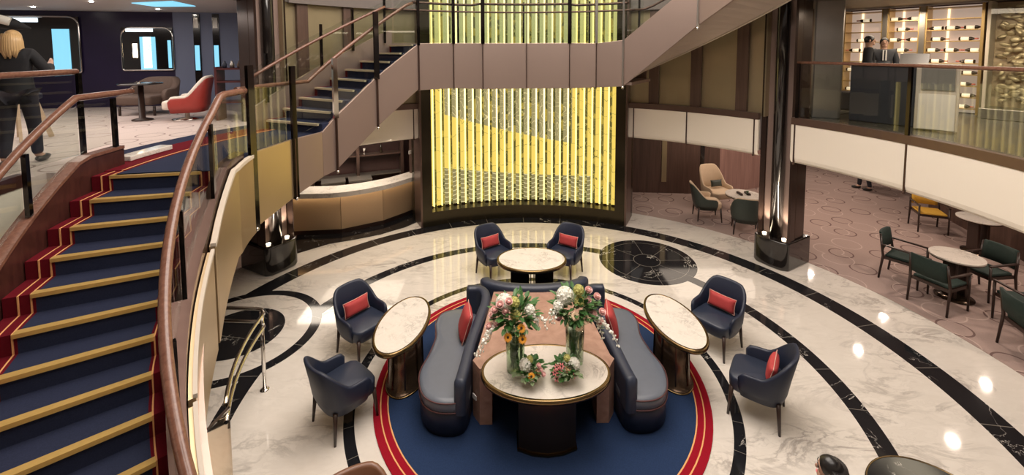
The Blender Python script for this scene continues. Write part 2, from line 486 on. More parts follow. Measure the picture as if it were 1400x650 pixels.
# ------------------------------------------------------------------ mesh helpers
class MB:
    def __init__(s):
        s.v = []
        s.f = []
        s.mi = []
        s.sm = []

    def add(s, vs, fs, smooth=False, mi=0):
        n = len(s.v)
        s.v += [Vector(q) for q in vs]
        for f in fs:
            s.f.append([i + n for i in f])
            s.mi.append(mi)
            s.sm.append(smooth)
        return s

    def box(s, c, d, rz=0.0, mi=0, R=None):
        hx, hy, hz = d[0] / 2, d[1] / 2, d[2] / 2
        R = R or Matrix.Rotation(rz, 3, 'Z')
        vs = [R @ Vector((x * hx, y * hy, z * hz)) + Vector(c) for z in (-1, 1) for x, y in ((-1, -1), (1, -1), (1, 1), (-1, 1))]
        return s.add(vs, [(3, 2, 1, 0), (4, 5, 6, 7), (0, 1, 5, 4), (1, 2, 6, 5), (2, 3, 7, 6), (3, 0, 4, 7)], mi=mi)

    def bar(s, a, b, w, h, mi=0, up=(0, 0, 1)):
        a, b = Vector(a), Vector(b)
        d = (b - a)
        y = d.normalized()
        u = Vector(up)
        x = y.cross(u)
        if x.length < 1e-4:
            x = Vector((1, 0, 0))
        x.normalize()
        zz = x.cross(y)
        vs = [p + x * sx * w / 2 + zz * sz * h / 2 for p in (a, b) for sx, sz in ((-1, -1), (1, -1), (1, 1), (-1, 1))]
        return s.add(vs, [(0, 1, 2, 3), (7, 6, 5, 4), (0, 4, 5, 1), (1, 5, 6, 2), (2, 6, 7, 3), (3, 7, 4, 0)], mi=mi)

    def prism(s, poly, z0, z1, mi=0, smooth=False):
        """poly: list of (x, y); z0, z1 numbers or lists"""
        n = len(poly)
        Z0 = z0 if isinstance(z0, (list, tuple)) else [z0] * n
        Z1 = z1 if isinstance(z1, (list, tuple)) else [z1] * n
        a = sum(poly[i][0] * poly[(i + 1) % n][1] - poly[(i + 1) % n][0] * poly[i][1] for i in range(n))
        idx = list(range(n)) if a > 0 else list(range(n))[::-1]
        vs = [(poly[i][0], poly[i][1], Z0[i]) for i in idx] + [(poly[i][0], poly[i][1], Z1[i]) for i in idx]
        s.add(vs, [tuple(range(n))[::-1], tuple(range(n, 2 * n))], mi=mi)
        s.add(vs, [(i, (i + 1) % n, n + (i + 1) % n, n + i) for i in range(n)], smooth=smooth, mi=mi)
        return s

    def strip(s, az, r0, r1, zb, zt, smooth=True, mi=0):
        """solid swept round the atrium axis. az list; others numbers or functions of az"""
        f = lambda q, a: q(a) if callable(q) else q
        vs = []
        for a in az:
            for r, z in ((r0, zb), (r1, zb), (r1, zt), (r0, zt)):
                vs.append(pol(a, f(r, a), f(z, a)))
        fs = []
        for i in range(len(az) - 1):
            b = i * 4
            for j in range(4):
                fs.append((b + j, b + (j + 1) % 4, b + 4 + (j + 1) % 4, b + 4 + j))
        s.add(vs, fs, smooth=False, mi=mi)
        s.add(vs[:4], [(3, 2, 1, 0)], mi=mi)
        s.add(vs[-4:], [(0, 1, 2, 3)], mi=mi)
        return s

    def tube(s, path, r, n=10, mi=0, cap=True, closed=False):
        P = [Vector(p) for p in path]
        m = len(P)
        rr = r if isinstance(r, (list, tuple)) else [r] * m
        vs = []
        prev = None
        for i, p in enumerate(P):
            if closed:
                d = P[(i + 1) % m] - P[i - 1]
            else:
                d = P[min(i + 1, m - 1)] - P[max(i - 1, 0)]
            d.normalize()
            if prev is None:
                u = Vector((0, 0, 1)) if abs(d.z) < .9 else Vector((1, 0, 0))
                x = d.cross(u).normalized()
            else:
                x = (prev - d * prev.dot(d)).normalized()
            prev = x
            y = d.cross(x)
            for k in range(n):
                a = 2 * PI * k / n
                vs.append(p + (x * math.cos(a) + y * math.sin(a)) * rr[i])
        fs = []
        rng = m if closed else m - 1
        for i in range(rng):
            j = (i + 1) % m
            for k in range(n):
                fs.append((i * n + k, i * n + (k + 1) % n, j * n + (k + 1) % n, j * n + k))
        s.add(vs, fs, smooth=True, mi=mi)
        if cap and not closed:
            s.add(vs[:n], [tuple(range(n))[::-1]], mi=mi)
            s.add(vs[-n:], [tuple(range(n))], mi=mi)
        return s

    def lathe(s, prof, c=(0, 0, 0), n=32, sx=1.0, sy=1.0, mi=0, rz=0.0, R=None):
        R = R or Matrix.Rotation(rz, 3, 'Z')
        vs = []
        for r, z in prof:
            for k in range(n):
                a = 2 * PI * k / n
                vs.append(R @ Vector((r * sx * math.cos(a), r * sy * math.sin(a), z)) + Vector(c))
        fs = []
        for i in range(len(prof) - 1):
            for k in range(n):
                fs.append((i * n + k, i * n + (k + 1) % n, (i + 1) * n + (k + 1) % n, (i + 1) * n + k))
        s.add(vs, fs, smooth=True, mi=mi)
        if prof[0][0] > 1e-5:
            s.add(vs[:n], [tuple(range(n))[::-1]], mi=mi)
        if prof[-1][0] > 1e-5:
            s.add(vs[-n:], [tuple(range(n))], mi=mi)
        return s

    def disc(s, c, rx, ry, z0, z1, n=48, rz=0.0, mi=0):
        poly = []
        for k in range(n):
            a = 2 * PI * k / n
            x, y = rx * math.cos(a), ry * math.sin(a)
            poly.append((c[0] + x * math.cos(rz) - y * math.sin(rz), c[1] + x * math.sin(rz) + y * math.cos(rz)))
        return s.prism(poly, z0, z1, mi=mi, smooth=True)

    def ball(s, c, r, n=10, m=7, R=None, mi=0):
        if not isinstance(r, (tuple, list)):
            r = (r, r, r)
        prof = [(math.sin(PI * i / m), -math.cos(PI * i / m)) for i in range(m + 1)]
        prof[0] = (1e-6, -1)
        prof[-1] = (1e-6, 1)
        R = (R or Matrix.Identity(3)) @ Matrix.Diagonal(r)
        return s.lathe(prof, c, n, R=R, mi=mi)

    def build(s, name, mat, parent=None, local=False, bevel=0.0, bseg=2, sub=0):
        """linked as ONE mesh object. Vertices are world coordinates unless local=True"""
        me = bpy.data.meshes.new(name)
        if parent is not None:
            off = Vector((0, 0, 0)) if local else chain_loc(parent)
        elif local:
            off = Vector((0, 0, 0))
        else:
            xs = [v.x for v in s.v]
            ys = [v.y for v in s.v]
            off = Vector(((min(xs) + max(xs)) / 2, (min(ys) + max(ys)) / 2, min(v.z for v in s.v)))
        me.from_pydata([v - off for v in s.v], [], s.f)
        for p, mi, sm in zip(me.polygons, s.mi, s.sm):
            p.material_index = mi
            p.use_smooth = sm
        for mm in (mat if isinstance(mat, (list, tuple)) else [mat]):
            me.materials.append(mm)
        bm = bmesh.new()
        bm.from_mesh(me)
        bmesh.ops.remove_doubles(bm, verts=bm.verts, dist=1e-5)
        bmesh.ops.recalc_face_normals(bm, faces=bm.faces)
        bm.to_mesh(me)
        bm.free()
        me.update()
        o = bpy.data.objects.new(name, me)
        COL.objects.link(o)
        if parent is not None:
            o.parent = parent
        elif not local:
            o.location = off
        if bevel:
            b = o.modifiers.new('bevel', 'BEVEL')
            b.width = bevel
            b.segments = bseg
            b.limit_method = 'ANGLE'
            b.angle_limit = rad(35)
            for p in me.polygons:
                p.use_smooth = True
            w = o.modifiers.new('wn', 'WEIGHTED_NORMAL')
        if sub:
            b = o.modifiers.new('sub', 'SUBSURF')
            b.levels = sub
            b.render_levels = sub
            for p in me.polygons:
                p.use_smooth = True
        return o


def chain_loc(o):
    v = Vector((0, 0, 0))
    while o is not None:
        v += o.location
        o = o.parent
    return v


def tag(o, label, cat, group=None, kind=None):
    o['label'] = label
    o['category'] = cat
    if group:
        o['group'] = group
    if kind:
        o['kind'] = kind
    return o


def thing(name, label, cat, loc=(0, 0, 0), rz=0.0, group=None):
    o = bpy.data.objects.new(name, None)
    COL.objects.link(o)
    o.location = loc
    o.rotation_euler = (0, 0, rz)
    o.empty_display_size = .2
    return tag(o, label, cat, group)


def structure(o):
    o['kind'] = 'structure'
    return o


KIDS = {}


def dup(root, loc, rz, label=None, group=None):
    r = root.copy()
    COL.objects.link(r)
    r.location = loc
    r.rotation_euler = (0, 0, rz)
    if label:
        r['label'] = label
    if group:
        r['group'] = group
    allo = [o for o in bpy.data.objects]
    for ch in [o for o in allo if o.parent is root]:
        c = ch.copy()
        COL.objects.link(c)
        c.parent = r
        for g in [o for o in allo if o.parent is ch]:
            d = g.copy()
            COL.objects.link(d)
            d.parent = c
    return r


def rng(a, b, n):
    return [a + (b - a) * i / (n - 1) for i in range(n)]


def facing(dx, dy):
    """rotation that turns a thing whose front is -Y towards (dx, dy)"""
    return math.atan2(dy, dx) + PI / 2


def arc_poly(a0, a1, r0, r1, n=24):
    return [tuple(pol(a, r0)[:2]) for a in rng(a0, a1, n)] + [tuple(pol(a, r1)[:2]) for a in rng(a1, a0, n)]
# ================================================================== SETTING
Z2 = 2.95      # floor of the upper deck
ZL = 4.42      # half landing
structure(MB().prism([tuple(pol(a, 6.37)[:2]) for a in range(0, 360, 3)], -.3, 0).build('floor', M['floor']))
structure(MB().strip(range(-180, 181, 3), 6.37, 17.0, -.3, .004).build('floor', M['carpet']))

# upper deck slab (also the ceiling of the lower lounge) : ring plus the platform where the flights meet
AZL = rng(-188, -62.6, 70)
b = MB()
b.strip(AZL, 5.60, 17.0, 2.32, Z2)
b.strip(rng(-97, -64, 20), 3.72, 5.60, 2.62, Z2)
structure(b.build('floor', M['carpet_up']))
structure(MB().strip(rng(56.4, 62.8, 4), 6.30, 17.0, 2.32, Z2).build('floor', M['dark_floor']))
structure(MB().strip(rng(-62.8, -56.4, 4), 6.30, 17.0, 2.32, Z2).build('floor', M['carpet_up']))
structure(MB().strip(rng(62.6, 172, 60), 5.60, 17.0, 2.32, Z2).build('floor', M['dark_floor']))
for a0, a1 in ((-56.6, -27.4), (27.4, 56.6)):
    structure(MB().strip(rng(a0, a1, 14), 5.64, 17.0, 2.32, Z2).build('ceiling', M['ceiling']))
for a0, a1, r0 in ((27.4, 56.4, 5.6), (56.4, 62.8, 6.3), (62.8, 297.2, 5.6), (297.2, 303.6, 6.3), (303.6, 332.6, 5.6)):
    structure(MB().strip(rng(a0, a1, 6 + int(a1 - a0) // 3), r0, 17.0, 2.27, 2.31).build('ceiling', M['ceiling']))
# upper ceilings (underside of the deck above) and its edge
for a0, a1, r0 in ((27.4, 56.4, 5.6), (56.4, 62.8, 6.3), (62.8, 297.2, 5.6), (297.2, 303.6, 6.3), (303.6, 332.6, 5.6)):
    A_ = rng(a0, a1, 6 + int(a1 - a0) // 3)
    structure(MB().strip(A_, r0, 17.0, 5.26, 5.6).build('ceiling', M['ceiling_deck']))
    if r0 < 6:
        structure(MB().strip(A_, 5.56, 5.62, 5.24, 6.1).build('trim_1', M['edge_grey']))
# atrium ceiling far above
structure(MB().strip(rng(-180, 180, 61), 0, 9.0, 9.2, 9.4).build('ceiling', M['ceiling_light']))
# small downlights of the atrium ceiling; they mirror as points in the marble
for k, (a, r) in enumerate([(a, r) for r, n in ((2.6, 7), (4.6, 11)) for a in rng(10, 370, n + 1)[:-1]]):
    p = pol(a, r, 9.17)
    o = MB().disc((p.x, p.y), .045, .045, 9.15, 9.19, 16).build('downlight', M['downlight'])
    tag(o, 'small round downlight in the high atrium ceiling', 'downlight', 'atrium downlights')

# outer walls
wl = MB().strip(rng(-188, -110, 14), 13.0, 13.2, Z2, 5.3)
structure(wl.build('wall_left', M['navy_wall']))
structure(MB().strip(rng(100, 172, 14), 12.0, 12.2, Z2, 5.3).build('wall_right', M['plum_wall']))


def wall_seg(name, a, b_, z0, z1, mat, t=.12):
    a, b_ = Vector((*a, 0)), Vector((*b_, 0))
    d = (b_ - a).normalized()
    n = Vector((-d.y, d.x, 0))
    if n.dot(a) < 0:
        n = -n
    poly = [tuple(a[:2]), tuple(b_[:2]), tuple((b_ + n * t)[:2]), tuple((a + n * t)[:2])]
    return structure(MB().prism(poly, z0, z1).build(name, mat))


wall_seg('wall_left', (-16.5, 3.98), (-8.62, 5.42), Z2, 5.3, M['navy_wall'])
wall_seg('wall_left', (-8.62, 5.40), (-5.6, 5.95), Z2, 5.3, M['blue_grey_wall'], .3)
# lower lounge walls
wall_seg('wall_back', (1.9, 7.50), (5.9, 7.10), 0, 2.35, M['wall_wood'])
wall_seg('wall_back', (5.9, 7.10), (7.9, 7.9), 0, 2.35, M['wall_wood_pink'])
structure(MB().strip(rng(38, 62, 10), 15.5, 15.7, 0, 2.35).build('wall_back', M['wall_wood']))
wall_seg('wall_right', (10.95, 5.8), (10.02, 2.8), 0, 2.35, M['wall_wood'])
wall_seg('wall_right', (10.02, 2.8), (10.6, -4.5), 0, 2.35, M['wall_wood'])
structure(MB().strip(rng(-120, -66, 14), 8.6, 8.8, 0, 2.3).build('wall_left', M['wall_wood']))
wall_seg('wall_back', (-8.0, 5.2), (-1.6, 7.7), 0, 2.35, M['plum_wall'])

# concentric carpet bands where the flights meet the upper deck
pc = thing('platform_carpet', 'navy platform carpet with crimson band at the top of the left stairs', 'carpet', tuple(pol(-84, 4.7)[:2]) + (Z2,))
PA = rng(-99.9, -66.2, 20)
MB().strip(PA, 3.74, 4.76, Z2, Z2 + .006).build('navy_field', M['stair_blue'], pc)
MB().strip(rng(-97.5, -63, 20), 4.76, 5.30, Z2, Z2 + .007).build('crimson_band', M['stair_red'], pc)
MB().strip(rng(-97.5, -63, 20), 4.80, 4.815, Z2, Z2 + .010).build('border_line', M['gold_line'], pc)
MB().strip(rng(-93, -63, 20), 5.30, 5.66, Z2, Z2 + .006).build('outer_navy_band', M['stair_blue'], pc)
gb = thing('pale_block', 'low pale block standing in for a bright patch on the crimson carpet band', 'block', tuple(pol(-88, 5.15)[:2]) + (Z2 + .008,))
MB().strip([-92.5, -90, -87.5, -85], 5.02, 5.20, Z2 + .008, Z2 + .07).build('block', M['pale_speckle'], gb, bevel=.01)  # speckled solid laid where a bright bluish patch shows

# cream edge of the upper deck with a timber band on top
def deck_edge(n, azs, lo=2.17, joint_at=()):
    b = MB().strip(azs, 5.54, 5.60, lo + .10, 2.90)
    prof = [(5.54, lo + .10), (5.555, lo + .04), (5.60, lo), (5.70, lo)]
    for (r0, z0), (r1, z1) in zip(prof, prof[1:]):
        vs, fs = [], []
        for a in azs:
            vs += [pol(a, r0, z0), pol(a, r1, z1)]
        for i in range(len(azs) - 1):
            fs.append((2 * i, 2 * i + 1, 2 * i + 3, 2 * i + 2))
        b.add(vs, fs)
    structure(b.build('trim_%d' % n, M['cream']))
    structure(MB().strip(azs, 5.53, 5.62, 2.90, 3.03).build('trim_%d' % (n + 1), M['stringer'] if n == 2 else M['frame_side']))
    if joint_at:
        j = MB()
        for a in joint_at:
            j.strip([a - .12, a + .12], 5.528, 5.56, lo - .01, 2.905)
            p = pol(a, 5.53, lo)
            j.ball(p, .025, 8, 5)
        structure(j.build('trim_%d' % (n + 1), M['joint']))


deck_edge(2, rng(-188, -100.3, 40))
deck_edge(4, rng(-56.6, -26.6, 18), joint_at=(-28.5,))
deck_edge(6, rng(27.2, 56.6, 18), joint_at=(28.6, 41.2, 55.8))
deck_edge(8, rng(63.0, 172, 50), joint_at=(63.7, 82.3, 101, 119))

# wall above the back edge: smoked bronze mirrors between timber pilasters
def upper_wall(n, a0, a1, pil):
    azs = rng(a0, a1, 14)
    structure(MB().strip(azs, 5.70, 5.85, Z2, 8.9).build('wall_back', M['bronze_wall']))
    for a in pil:
        structure(MB().strip([a - 1.15, a, a + 1.15], 5.62, 5.71, 3.03, 8.9).build('trim_%d' % n, M['pilaster']))


upper_wall(20, 27.0, 57.0, (33.1, 42.7, 52.5))
upper_wall(21, -57.0, -27.0, (-53.3, -43.2))
structure(MB().strip(rng(-27.3, 27.3, 20), 6.0, 6.2, 0, 9.0).build('wall_back', M['screen_frame']))

# dark marble band in front of the bar
bp = [(-4.95, 3.45), (-4.38, 3.97), (-3.85, 4.20), (-3.37, 4.45), (-2.9, 4.85), (-2.60, 5.25), (-2.6, 5.9), (-3.6, 5.5), (-5.4, 4.7)]
structure(MB().prism(bp, .003, .012).build('trim_12', M['black_marble']))

# ================================================================== PILLARS
def pillar(n, sgn, label):
    az = 59.6 * sgn
    c = pol(az, 5.98)
    er = pol(az, 1)
    et = Vector((er.y, -er.x, 0)) * sgn      # tangential, away from the screen
    root = thing('pillar', label, 'pillar', (c.x, c.y, 0))

    def pt(r, t):
        q = c + er * r + et * t
        return (q.x, q.y)
    # plinth, rounded at the front
    pl = [pt(-.36, .34), pt(.42, .36), pt(.42, -.36), pt(-.36, -.34), pt(-.44, -.24), pt(-.46, 0), pt(-.44, .24)]
    MB().prism(pl, 0, .56).build('plinth', M['black_gloss'], root, bevel=.03)
    core = [pt(-.10, .30), pt(.27, .30), pt(.27, -.30), pt(-.10, -.30)]
    MB().prism(core, .56, 8.9).build('shaft', M['pillar_brown'], root, bevel=.02)
    MB().prism([pt(-.135, .27), pt(-.10, .27), pt(-.10, -.27), pt(-.135, -.27)], .565, 8.9).build('lit_recess', M['recess'], root)
    q = c + er * -.20
    MB().lathe([(.115, .56), (.115, 8.9)], (q.x, q.y, 0), 28).build('half_column', M['black_gloss'], root)
    for s in (-1, 1):
        MB().prism([pt(-.34, .285 * s), pt(-.12, .285 * s), pt(-.12, .31 * s), pt(-.30, .31 * s)], .56, 8.9).build('edge_fin', M['pillar_brown'], root)
        e = c + er * -.26 + et * (.19 * s)
        u = MB().lathe([(.035, .56), (.04, .585), (.0001, .59)], (e.x, e.y, 0), 14).build('uplight', M['glow'], root)
        spot('uplight_beam', (e.x, e.y, .64), (e.x + er.x * .10, e.y + er.y * .10, 3), 55, 60, size=.02)
    return root


pillar(1, 1, 'tall dark pillar with lit recess at right, beside the marble edge')
pillar(2, -1, 'tall dark pillar with lit recess behind the left stairs')
# plain pale column behind the right pillar
o = MB().prism([(5.62, 2.95), (6.05, 2.75), (6.25, 3.2), (5.9, 3.4)], Z2, 5.26).build('column', M['steel'], bevel=.03)
tag(o, 'brushed bronze column standing just behind the right dark pillar', 'column')

# ================================================================== LUMINOUS SCREEN
scr = thing('luminous_screen', 'tall curved yellow backlit screen of vertical slats at the back', 'screen', (0, 5.45, 0))
A = 26.9
b = MB()
b.strip(rng(-A, A, 30), 5.42, 5.95, 0, .34)
for s in (-1, 1):
    b.strip(sorted([s * 24.4, s * A]), 5.42, 5.97, .3, 9.0)
b.build('frame', M['screen_frame'], scr)
for s in (-1, 1):
    MB().strip(sorted([s * A, s * (A + .45)]), 5.42, 5.97, 0, 9.0).build('frame_side', M['frame_side'], scr)
MB().strip(rng(-24.3, 24.3, 30), 5.92, 5.95, .34, 9.0).build('art_panel', M['backlit'], scr)
azs = rng(-23.6, 23.6, 24)
for k, a in enumerate(azs):
    MB().strip([a - .70, a - .2, a + .34], lambda q, a=a: 5.74 + (.02 if abs(q - a + .2) > .3 else 0), 5.79, .36, 9.0).build('slat', M['slat'], scr)
    p = pol(a + .53, 5.745)
    MB().lathe([(.020, .36), (.020, 9.0)], (p.x, p.y, 0), 8).build('light_tube', M['strip'], scr)
    p2 = pol(a - .1, 5.765)
    MB().box((p2.x, p2.y, .35), (.09, .07, .05), -rad(a)).build('slat_foot', M['bronze_dark'], scr)

# ================================================================== STAIRS
def frange(a, b, step):
    n = max(2, int(abs(b - a) / step) + 1)
    return rng(a, b, n)


RI, RO = 3.72, 5.02
# nosing height along each flight
def z_down(a):      # lower flight, az from -100.6 down to -166
    k = max(0, min(18, (-a - 100.6) / 3.65))
    return Z2 - .164 * k


def z_mid(a):       # flight from the upper deck to the landing
    k = max(0, min(9, (a + 69.8) / 3.75))
    return Z2 + .163 * k


def z_up(a):        # flight from the landing to the deck above
    k = max(0, min(10, (a - 33.5) / 3.7))
    return ZL + .166 * k


def stair_flight(label, n, a_of, z_of, r_in, r_out, pitch, sgn, solid, nose_col='gold', lines=True):
    st = thing('staircase', label, 'staircase', tuple(pol(a_of(n / 2), 4.4, 0))[:2] + (max(0.0, min(z_of(0), z_of(n)) - .3),))
    for k in range(n):
        a_i = a_of(k)          # nosing of this tread
        a_b = a_of(k) - sgn * pitch   # back of the tread (higher flight side)
        z = z_of(k)
        lo = min(a_i, a_b)
        hi = max(a_i, a_b)
        zb = z - solid
        A3 = rng(lo, hi, 4)
        red = .20 if lines else .09
        MB().strip(A3, r_in + red, r_out - red, zb, z).build('tread', M['stair_blue'], st)
        MB().strip(A3, r_in, r_in + red, zb, z).build('carpet_border', M['stair_red' if lines else 'stair_blue'], st)
        MB().strip(A3, r_out - red, r_out, zb, z).build('carpet_border', M['stair_red'], st)
        # gold lines of the border on tread and riser
        for rr in (r_in + red - .03, r_in + red - .11, r_out - red + .02, r_out - red + .10) if lines else ():
            g = MB().strip(A3, rr, rr + .010, z - .02, z + .003)
            ea = [a_i - sgn * .01, a_i + sgn * .10]
            g.strip(sorted(ea), rr, rr + .010, z - .163, z + .002)
            g.build('border_line', M['gold_line'], st)
        ea = sorted([a_i - sgn * .55, a_i + sgn * .28])
        MB().strip(ea, r_in + red - .02, r_out - red + .02, z - .028, z + .006).build('nosing', M[nose_col], st)
    return st


down = stair_flight('wide blue carpeted stairs with gold nosings curving down at the left', 18,
                    lambda k: -99.8 - 3.70 * k, lambda k: Z2 - .164 * k, RI + .02, 4.98, 3.70, -1, .30)
mid = stair_flight('short flight of blue stairs rising from the upper deck to the landing', 9,
                   lambda k: -66.2 + 3.75 * k, lambda k: Z2 + .1633 * (k + 1), RI, RO, -3.75, 1, .30, 'pale_gold', False)
up = stair_flight('flight of stairs rising right from the landing, seen from below', 9,
                  lambda k: 37.2 + 3.7 * k, lambda k: ZL + .166 * (k + 1), RI, RO, -3.7, 1, .30, 'pale_gold', False)

# landing
land = thing('stair_landing', 'half landing bridging in front of the yellow screen', 'landing', (0, 4.35, 3.5))
MB().strip(rng(-35.5, 34, 24), RI, RO, 4.24, ZL).build('deck_slab', M['stair_blue'], land)
MB().strip(rng(-35.5, 34, 24), RI, RO, 3.60, 3.66).build('soffit', M['bronze_panel'], land)

# faceted bronze fascia on the atrium side: vertices (az, top z, bottom z) as measured on the place
def facets(st, verts, r=3.70, flange=True, mat='bronze_panel'):
    for (a0, t0, b0), (a1, t1, b1) in zip(verts, verts[1:]):
        p0, p1 = pol(a0, r), pol(a1, r)
        q0, q1 = pol(a0, r + .05), pol(a1, r + .05)
        poly = [tuple(p0[:2]), tuple(p1[:2]), tuple(q1[:2]), tuple(q0[:2])]
        MB().prism(poly, [b0, b1, b1, b0], [t0, t1, t1, t0]).build('fascia_panel', M[mat], st, bevel=.006, bseg=1)


facets(mid, [(-89, 2.99, 1.99), (-75.8, 2.99, 2.12)], mat='fascia_screenlit')
facets(mid, [(-75.8, 2.99, 2.12), (-66.5, 2.99, 2.26), (-62.2, 3.20, 2.30), (-48.8, 3.82, 2.91), (-35.2, 4.43, 3.55)])
facets(land, [(-35.2, 4.44, 3.52), (-23.8, 4.45, 3.53), (-14.2, 4.45, 3.49), (0.2, 4.45, 3.49), (14.2, 4.45, 3.50), (22.8, 4.44, 3.53), (31.3, 4.50, 3.57)])
facets(up, [(31.3, 4.50, 3.57), (53.7, 5.58, 4.74), (72, 6.35, 5.40)])


def smooth_fascia(st, name, a0, a1, r, zt, zb, mat, th=.05, n=30):
    azs = rng(a0, a1, n)
    return MB().strip(azs, r, (lambda a: r(a) + th) if callable(r) else r + th, zb, zt).build(name, M[mat], st)


# lower flight, inner side: its radius opens slightly towards the foot
def rin(a):
    T = ((-180, 3.80), (-146, 3.74), (-130, 3.66), (-120, 3.60), (-112, 3.54), (-99, 3.55), (-89, 3.68), (0, 3.68))
    for (x0, y0), (x1, y1) in zip(T, T[1:]):
        if x0 <= a <= x1:
            return y0 + (y1 - y0) * (a - x0) / (x1 - x0)
    return 3.68

for a0, a1 in ((-89.6, -112.6), (-113.4, -129.5), (-130.2, -146), (-146.6, -163)):
    smooth_fascia(down, 'fascia_panel', a0, a1, rin, lambda a: z_down(a) - .01, lambda a: max(.02, z_down(a) - 1.0), 'fascia_screenlit')
    smooth_fascia(down, 'cream_edge', a0, a1, lambda a: rin(a) - .010, lambda a: z_down(a) + .02, lambda a: z_down(a) - .02, 'cream_edge', .05 if a0 > -113 else .03)
smooth_fascia(down, 'inner_stringer', -92, -166, lambda a: rin(a) + .06, lambda a: z_down(a) + .10, lambda a: max(.02, z_down(a) - .35), 'joint', .12, 40)
smooth_fascia(down, 'outer_stringer', -94, -166, 4.99, lambda a: z_down(a) + .20, lambda a: max(.0, z_down(a) - .40), 'stringer', .10, 40)
smooth_fascia(down, 'stringer_cap', -94, -166, 4.98, lambda a: z_down(a) + .235, lambda a: z_down(a) + .20, 'rail_wood', .12, 40)
smooth_fascia(down, 'soffit', -102, -160, 3.60, lambda a: z_down(a) - .36, lambda a: max(.02, z_down(a) - .42), 'bronze_panel', 1.40, 30)
smooth_fascia(mid, 'outer_stringer', -68, -35.5, RO, lambda a: z_mid(a) + .34, lambda a: z_mid(a) - .55, 'bronze_panel', .06, 20)
smooth_fascia(mid, 'soffit', -70, -35.5, RI, lambda a: z_mid(a) - .62, lambda a: z_mid(a) - .66, 'bronze_panel', 1.3, 20)
smooth_fascia(land, 'outer_fascia', -35.5, 33, RO, 4.46, 3.6, 'bronze_panel', .05, 30)
# soffit of the rising flight spans from the inner fascia's lower edge to the outer stringer
b = MB()
vs, fs = [], []
AZU = rng(30.5, 74, 24)
zi = lambda a: 3.60 + .052 * (a - 31.3)
zo = lambda a: 3.66 + .0412 * (a - 28)
for a in AZU:
    vs += [pol(a, 3.74, zi(a)), pol(a, 5.0, zo(a)), pol(a, 5.0, zo(a) + .05), pol(a, 3.74, zi(a) + .05)]
for i in range(len(AZU) - 1):
    for j in range(4):
        fs.append((4 * i + j, 4 * i + (j + 1) % 4, 4 * i + 4 + (j + 1) % 4, 4 * i + 4 + j))
b.add(vs, fs, smooth=False)
b.build('soffit', M['soffit_lit'], up)
MB().strip(AZU, 4.99, 5.05, lambda a: zo(a) - .03, lambda a: zo(a) + .11).build('soffit_edge', M['cream_edge'], up)
MB().strip(AZU, 5.05, 5.09, lambda a: zo(a) + .05, lambda a: zo(a) + 1.1).build('outer_stringer', M['bronze_panel'], up)

# ------------------------------------------------------------------ balustrades (handrail, glass, posts)
def balustrade(label, a0, a1, r, base, rail_h, glass_top, posts, mat='rail_wood', rail_r=.032, joint_drop=None, pw=.05, rail=True, glass='glass', joints=None, post_mat='post', rail_off=0.0, ext=None):
    st = thing('balustrade', label, 'balustrade', tuple(pol((a0 + a1) / 2, r(a0) if callable(r) else r, base((a0 + a1) / 2))))
    rf = r if callable(r) else (lambda a: r)
    azs = frange(a0, a1, 1.5)
    if rail:
        path = [pol(a, rf(a) + rail_off, base(a) + rail_h) for a in azs]
        if ext:
            path = ext(path)
        MB().tube(path, rail_r, 12).build('handrail', M[mat], st)
    ed = sorted(set([a0, a1] + list(posts)), reverse=(a1 < a0))
    for p0, p1 in zip(ed, ed[1:]):
        s = 1 if p1 > p0 else -1
        q = frange(p0 + s * .35, p1 - s * .35, 2.0)
        MB().strip(q, rf, lambda a: rf(a) + .014, lambda a: base(a) + .04, lambda a: base(a) + glass_top).build('glass_panel', M[glass], st)
    for a in posts:
        z0 = base(a) - (joint_drop(a) if joint_drop else 0)
        p = pol(a, rf(a) - .02)
        MB().box((p.x, p.y, (z0 + base(a) + glass_top + .02) / 2), (pw, .035, base(a) + glass_top + .02 - z0), -rad(a)).build('post', M[post_mat], st)
    return st


edge_z = lambda a: 3.02
balustrade('glass balustrade with slim timber rail along the upper right deck edge', 63.6, 122, 5.57, edge_z, 1.04, 1.0, (63.9, 82.2, 101, 119.5), rail_r=.026)
balustrade('glass balustrade with dark timber rail along the upper left deck edge', -92.6, -130, 5.57, edge_z, 1.04, 1.0, (-92.6, -107, -122), rail_r=.034)
balustrade('outer glass and timber balustrade of the wide left stairs', -94.5, -166, 5.03, lambda a: z_down(a) + .24, .62, .55, (-95, -109, -123, -137, -151), rail_r=.036,
           ext=lambda p: [pol(-91.5, 5.03, Z2 + .86)] + p)
rh = lambda a: 3.64 + .0058 * max(0, -a - 104)
balustrade('inner curved balustrade of the wide left stairs with thick copper toned timber rail', -92, -166, rh, lambda a: z_down(a) + .06, .80, .78, (-106.5, -120, -134, -148), rail_r=.040, rail_off=.02)


def facet_post(st, a, z0, z1, w=.07, mat='post', r=3.69, d=.04):
    p = pol(a, r)
    MB().box((p.x, p.y, (z0 + z1) / 2), (w, d, z1 - z0), -rad(a)).build('post', M[mat], st)


def facet_glass(st, verts, r=3.72):
    for (a0, z0, t0), (a1, z1, t1) in zip(verts, verts[1:]):
        p0, p1 = pol(a0 + .4, r), pol(a1 - .4, r)
        q0, q1 = pol(a0 + .4, r + .014), pol(a1 - .4, r + .014)
        poly = [tuple(p0[:2]), tuple(p1[:2]), tuple(q1[:2]), tuple(q0[:2])]
        MB().prism(poly, [z0, z1, z1, z0], [t0, t1, t1, t0]).build('glass_panel', M['glass'], st)


